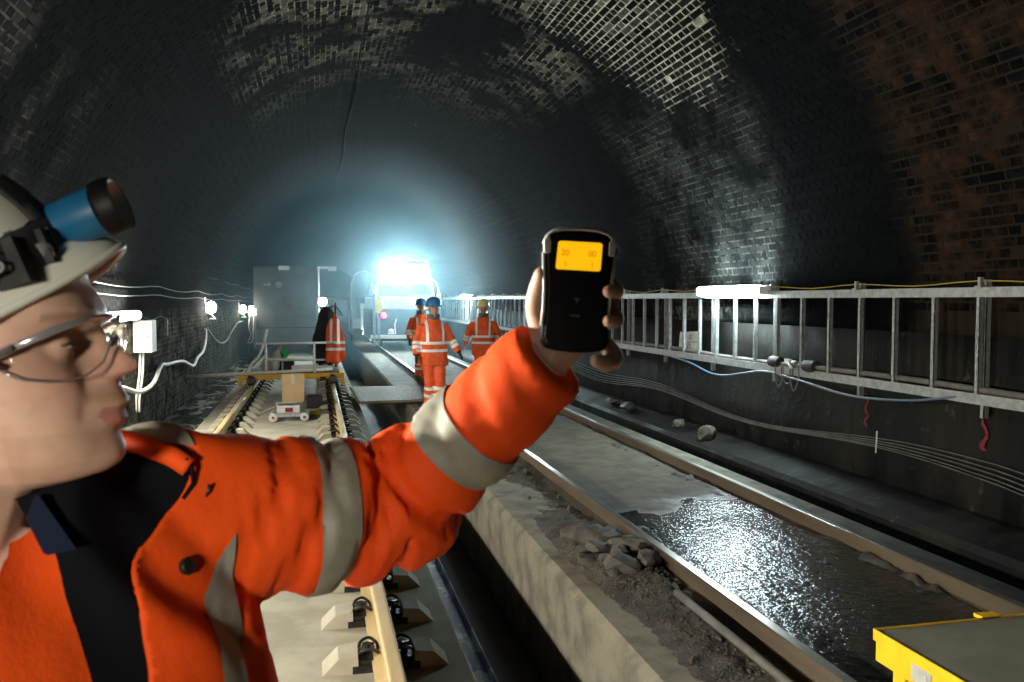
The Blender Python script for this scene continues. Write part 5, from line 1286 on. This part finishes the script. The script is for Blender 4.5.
sp_ = np.array([list(p) for p in smooth_path(SL[1:], 10)]); sl = np.concatenate([[0], np.cumsum(np.linalg.norm(sp_[1:] - sp_[:-1], axis=1))])
d2 = ((P_[:, None, :] - sp_[None]) ** 2).sum(2); ni = d2.argmin(1); nd_ = np.sqrt(d2.min(1)); s_arc = sl[ni]
tg = np.gradient(sp_, axis=0); tg /= np.linalg.norm(tg, axis=1)[:, None]
rel_ = P_ - sp_[ni]; e1 = np.cross(tg[ni], np.array([0, 0, 1.0])); e1 /= np.linalg.norm(e1, axis=1)[:, None] + 1e-9; e2 = np.cross(tg[ni], e1)
ang = np.arctan2((rel_ * e2).sum(1), (rel_ * e1).sum(1))
on_sl = np.clip((s_arc - .03) / .06, 0, 1) * (nd_ < .13); SLEN = sl[-1]
nz1 = np.array([mnoise.noise(Vector(p) * 9) for p in P_]); nz2 = np.array([mnoise.noise(Vector(p) * 22 + Vector((3, 1, 7))) for p in P_]); nz3 = np.array([mnoise.noise(Vector((p[0] * 5, p[1] * 5, p[2] * 2.2))) for p in P_])
elbow_s = sl[np.abs(sp_ - np.array(ELB_L)).sum(1).argmin()]
amp = .0018 + .0095 * np.exp(-((s_arc - elbow_s) / .07) ** 2) + .0018 * np.exp(-((s_arc - .12) / .08) ** 2)
fold = np.sin(2 * PI * (s_arc / .060 + .42 * np.sin(ang + .6) + .45 * nz1)); fold = 1 - 2 * np.abs(fold) ** .6 * (.5 + .5 * np.sign(fold))
fold2 = np.sin(2 * PI * (s_arc / .030 - .5 * np.cos(ang) + 1.2 * nz2))
disp = on_sl * (amp * fold + amp * .10 * fold2) * np.clip((SLEN - s_arc) / .03, .25, 1) + (1 - on_sl) * (.010 * nz3 + .006 * np.sin(P_ @ np.array(LD) * 46 + 3.5 * nz1 + P_[:, 2] * 14)) + .003 * nz1 + .0008 * nz2
vset(jme, P_ + Nn * disp[:, None])
bmj = bmesh.new(); bmj.from_mesh(jme)
for _ in range(1): bmesh.ops.smooth_vert(bmj, verts=bmj.verts, factor=.5, use_axis_x=True, use_axis_y=True, use_axis_z=True)
bmj.to_mesh(jme); bmj.free()
# front opening: edge of the left panel and edge of the lining, as distance from the middle of the chest at each height
STUD, SLOT = (.111, 1.333), (.142, 1.386)
Z_J = [.60, 1.258, 1.281, 1.321, 1.343, 1.363, 1.386, 1.417, 1.45]
JE = [.06, .061, .06, .055, .059, .085, .122, .144, .15]
Z_S = [.60, 1.267, 1.287, 1.335, 1.374, 1.392, 1.413]
SE = [.037, .037, .038, .029, .021, .012, .003]
def split_front(me, keep):
    bm = bmesh.new(); bm.from_mesh(me); bad = []
    for f in bm.faces:
        c_ = f.calc_center_median() - CT; l = c_.dot(LD); fr_ = c_.dot(FD); z = c_.z + CT.z
        je, se = np.interp(z, Z_J, JE), np.interp(z, Z_S, SE)
        reg = 0
        if fr_ > .01 and z < 1.428:
            if se > l > -.11: reg = 2
            elif je > l >= se: reg = 1
        if not keep(reg, l, z, je, se, fr_): bad.append(f)
    bmesh.ops.delete(bm, geom=bad, context='FACES')
    for _ in range(4):
        ears = [f for f in bm.faces if sum(e.is_boundary for e in f.edges) >= 3 or (len(f.verts) == 3 and sum(e.is_boundary for e in f.edges) >= 2)]
        if ears: bmesh.ops.delete(bm, geom=ears, context='FACES')
        pinch = [v for v in bm.verts if sum(e.is_boundary for e in v.link_edges) > 2]
        if pinch: bmesh.ops.delete(bm, geom=pinch, context='VERTS')
    seen = set()
    for f0 in list(bm.faces):
        if f0 in seen: continue
        st, comp = [f0], {f0}
        while st:
            for e in st.pop().edges:
                for g in e.link_faces:
                    if g not in comp: comp.add(g); st.append(g)
        seen |= comp
        if len(comp) < 150: bmesh.ops.delete(bm, geom=list(comp), context='FACES')
    for _ in range(14):
        mv = {}
        for v in bm.verts:
            be = [e for e in v.link_edges if e.is_boundary]
            if len(be) == 2: mv[v] = v.co * .4 + (be[0].other_vert(v).co + be[1].other_vert(v).co) * .3
        for v, c_ in mv.items(): v.co = c_
    m2 = bpy.data.meshes.new('panel'); bm.to_mesh(m2); bm.free(); return m2
def sink(me, d):
    v = vget(me); n = nget(me); vset(me, v - n * d); return me
cut_wrist = lambda me: me
jk_me = split_front(jme, lambda r_, l, z, je, se, fr_: r_ == 0)
jk_o = mp('jacket', jk_me.copy(), 'orange'); so = jk_o.modifiers.new('t', 'SOLIDIFY'); so.thickness = .004; so.offset = -1
ln_me = split_front(jme, lambda r_, l, z, je, se, fr_: fr_ > -.02 and se - .02 < l < je + .025 and z < 1.44)
o = mp('jacket_lining', sink(ln_me, .006), 'fleece', True, jk_o)
sh_me2 = split_front(jme, lambda r_, l, z, je, se, fr_: fr_ > .0 and -.14 < l < se + .012 and z < 1.40 + 1.4 * min(0, l) - .15 * max(0, -.06 - l))
o = mp('polo_shirt', sink(sh_me2, .016), 'shirt')
# reflective tape: two sleeve bands, brace over shoulder and chest
jm_full = jk_me
def tape(c_, n_v, half, reach, extra=(), off=.0022):
    o = mp('reflective_band', band(jm_full, c_, n_v, half, near=c_, reach=reach, off=off, extra=extra), 'retro', True, jk_o)
    return o
ua = (V3(-.155, .945, 1.325) - SHO_L).normalized()
tape(V3(-.206, .899, 1.333), ua + V3(.30, 0, .06), .020, .125)
fa_ = (WRI_L - ELB_L).normalized()
tape(V3(-.050, .936, 1.407), fa_, .023, .10)
bl = CT + LD * .142
tape(V3(bl.x, bl.y, 1.15), LD, .019, .42, extra=((V3(bl.x, bl.y, 1.325), UP - LD * 1.3), (CT, -FD)))
bl = CT + LD * .125
tape(V3(bl.x, bl.y, 1.44), LD, .022, .08, extra=((V3(CT.x, CT.y, 1.425), -UP),))

# collar: orange stand edge with dark piping, and the navy knit collar of the shirt beneath
cp_ = smooth_path([V3(-.372, .795, 1.432), V3(-.357, .772, 1.432), V3(-.329, .760, 1.428), V3(-.305, .756, 1.420), V3(-.290, .757, 1.410)], 5)
mp('collar', MB().tube(cp_, [.008] * 4 + [.0095] * (len(cp_) - 4), 10), 'orange', True, jk_o)
mp('collar_piping', MB().tube([V3(-.291, .752, 1.419), V3(-.286, .753, 1.410), V3(-.285, .754, 1.396), V3(-.291, .744, 1.384)], .0022, 8), 'fleece', True, jk_o)
nc = MB(); pts = [(46, V3(-.356, .634, 1.412)), (0, V3(-.329, .634, 1.372)), (0, V3(-.346, .625, 1.370)), (0, V3(-.360, .627, 1.396))]
a_, b_, c_, d_ = [p for _, p in pts]; o_ = FD * -.008
nc.add([a_, b_, c_, d_, a_ + o_, b_ + o_, c_ + o_, d_ + o_], [(0, 1, 2, 3), (4, 7, 6, 5), (0, 4, 5, 1), (1, 5, 6, 2), (2, 6, 7, 3), (3, 7, 4, 0)]); mp('shirt_collar', nc, 'navy', False)

# ================================================================== GAS DETECTOR in his hand
gd = empty('gas_detector', (0, 0, 0), 'black handheld gas detector with glowing amber screen held in the raised hand', 'gas detector')
mt_ = Matrix.Rotation(-YAW, 4, 'Z') @ Matrix.Translation(DEV) @ Matrix.Rotation(R(3.2), 4, 'Y') @ Matrix.Rotation(R(-3), 4, 'X')
gd.matrix_basis = mt_
half_o = [(0, 62), (18, 61), (28, 58.5), (34, 53), (37, 45), (36.6, 34), (35, 18), (33.6, 0), (33.2, -20), (34.4, -40), (35, -52), (31, -60), (18, -63), (0, -64)]
ol = [(a * .001, b * .001) for a, b in half_o] + [(-a * .001, b * .001) for a, b in half_o[-2:0:-1]]
Tg = lambda n, b, m, s=False, bv=0.0, par=None: local(par or gd, n, b, m, s, bv)
Tg('case', MB().prism(ol, -.012, .016), 'plastic_black', False, .004)
Tg('front_plate', MB().prism([(a * .88, b * .95) for a, b in ol], -.0142, -.012), 'plastic_black', False, .001)
Tg('top_rim', MB().tube([(a, -.0125, b) for a, b in [(-x * .001, z * .001) for x, z in half_o[4:0:-1]] + [(x * .001, z * .001) for x, z in half_o[:5]]], .0018, 8), 'plastic_silver', True)
for s in (-1, 1):
    Tg('corner_trim', MB().prism([(s * .0375, .049), (s * .0362, .036), (s * .0292, .036), (s * .0292, .049), (s * .032, .054)], -.0155, -.006), 'plastic_silver', False, .0012)
    Tg('side_trim', MB().tube([(s * .0365, -.011, .036), (s * .0352, -.0115, .018), (s * .0338, -.0115, 0), (s * .0334, -.0115, -.02), (s * .0346, -.0115, -.038)], .0017, 8), 'plastic_silver', True)
Tg('belt_clip', MB().tube([(.038, .004, .052), (.0425, .004, .046), (.0405, .004, .036)], .0016, 8), 'plastic_silver', True)
scr = Tg('screen', MB().prism([(-.022, .020), (.0205, .020), (.0222, .0218), (.0228, .0470), (.0210, .0488), (-.0205, .0488), (-.0222, .0470), (-.0235, .0218)], -.0152, -.0138), 'screen')
for body_, x, z, sz in (('20', -.0145, .037, .0085), ('00', .0130, .037, .0085), ('.1', -.0145, .0255, .0075), ('1', .0135, .0255, .0075), ('-', 0, .0435, .006)):
    tm = text_mesh(body_, sz, .0002); tm.transform(Matrix.Translation((x, -.0154, z)) @ Matrix.Rotation(PI / 2, 4, 'X')); Tg('screen_digit', tm, 'screen_ink', False, 0, scr)
Tg('printed_mark', MB().add([(-.0035, -.0148, -.008), (.0035, -.0148, -.008), (0, -.0148, -.014), (-.0035, -.0142, -.008), (.0035, -.0142, -.008), (0, -.0142, -.014)], [(0, 1, 2), (3, 5, 4), (0, 3, 4, 1), (1, 4, 5, 2), (2, 5, 3, 0)]), 'mark_grey')
Tg('printed_mark', MB().box((-.006, -.0148, -.0275), (.004, -.0142, -.025)), 'mark_grey')
# buttons of the jacket: stud and slot
def on_panel(l, z, off=.004):
    best = None; c_ = V3(CT.x, CT.y, z) + LD * l
    Pv = vget(jk_me) - np.array([CT.x, CT.y, 0]); ll = Pv @ np.array(LD); fr_ = Pv @ np.array(FD)
    k = np.where(fr_ > .01, (ll - l) ** 2 + (Pv[:, 2] - z) ** 2, 9).argmin(); return Vector(vget(jk_me)[k]), Vector(nget(jk_me)[k])
p_, n__ = on_panel(STUD[0], STUD[1]); mp('press_stud', MB().lathe([(.0075, -.001), (.0078, .003), (.006, .0045), (.003, .0035), (.001, .0035)], p_ + n__ * .001, n__, 16), 'snap', 'auto', jk_o)
p_, n__ = on_panel(SLOT[0], SLOT[1]); mp('button_slot', MB().tube([p_ + n__ * .002 + V3(.001, 0, .007), p_ + n__ * .003, p_ + n__ * .002 - V3(.003, 0, .006)], .0014, 6), 'snap', True, jk_o)
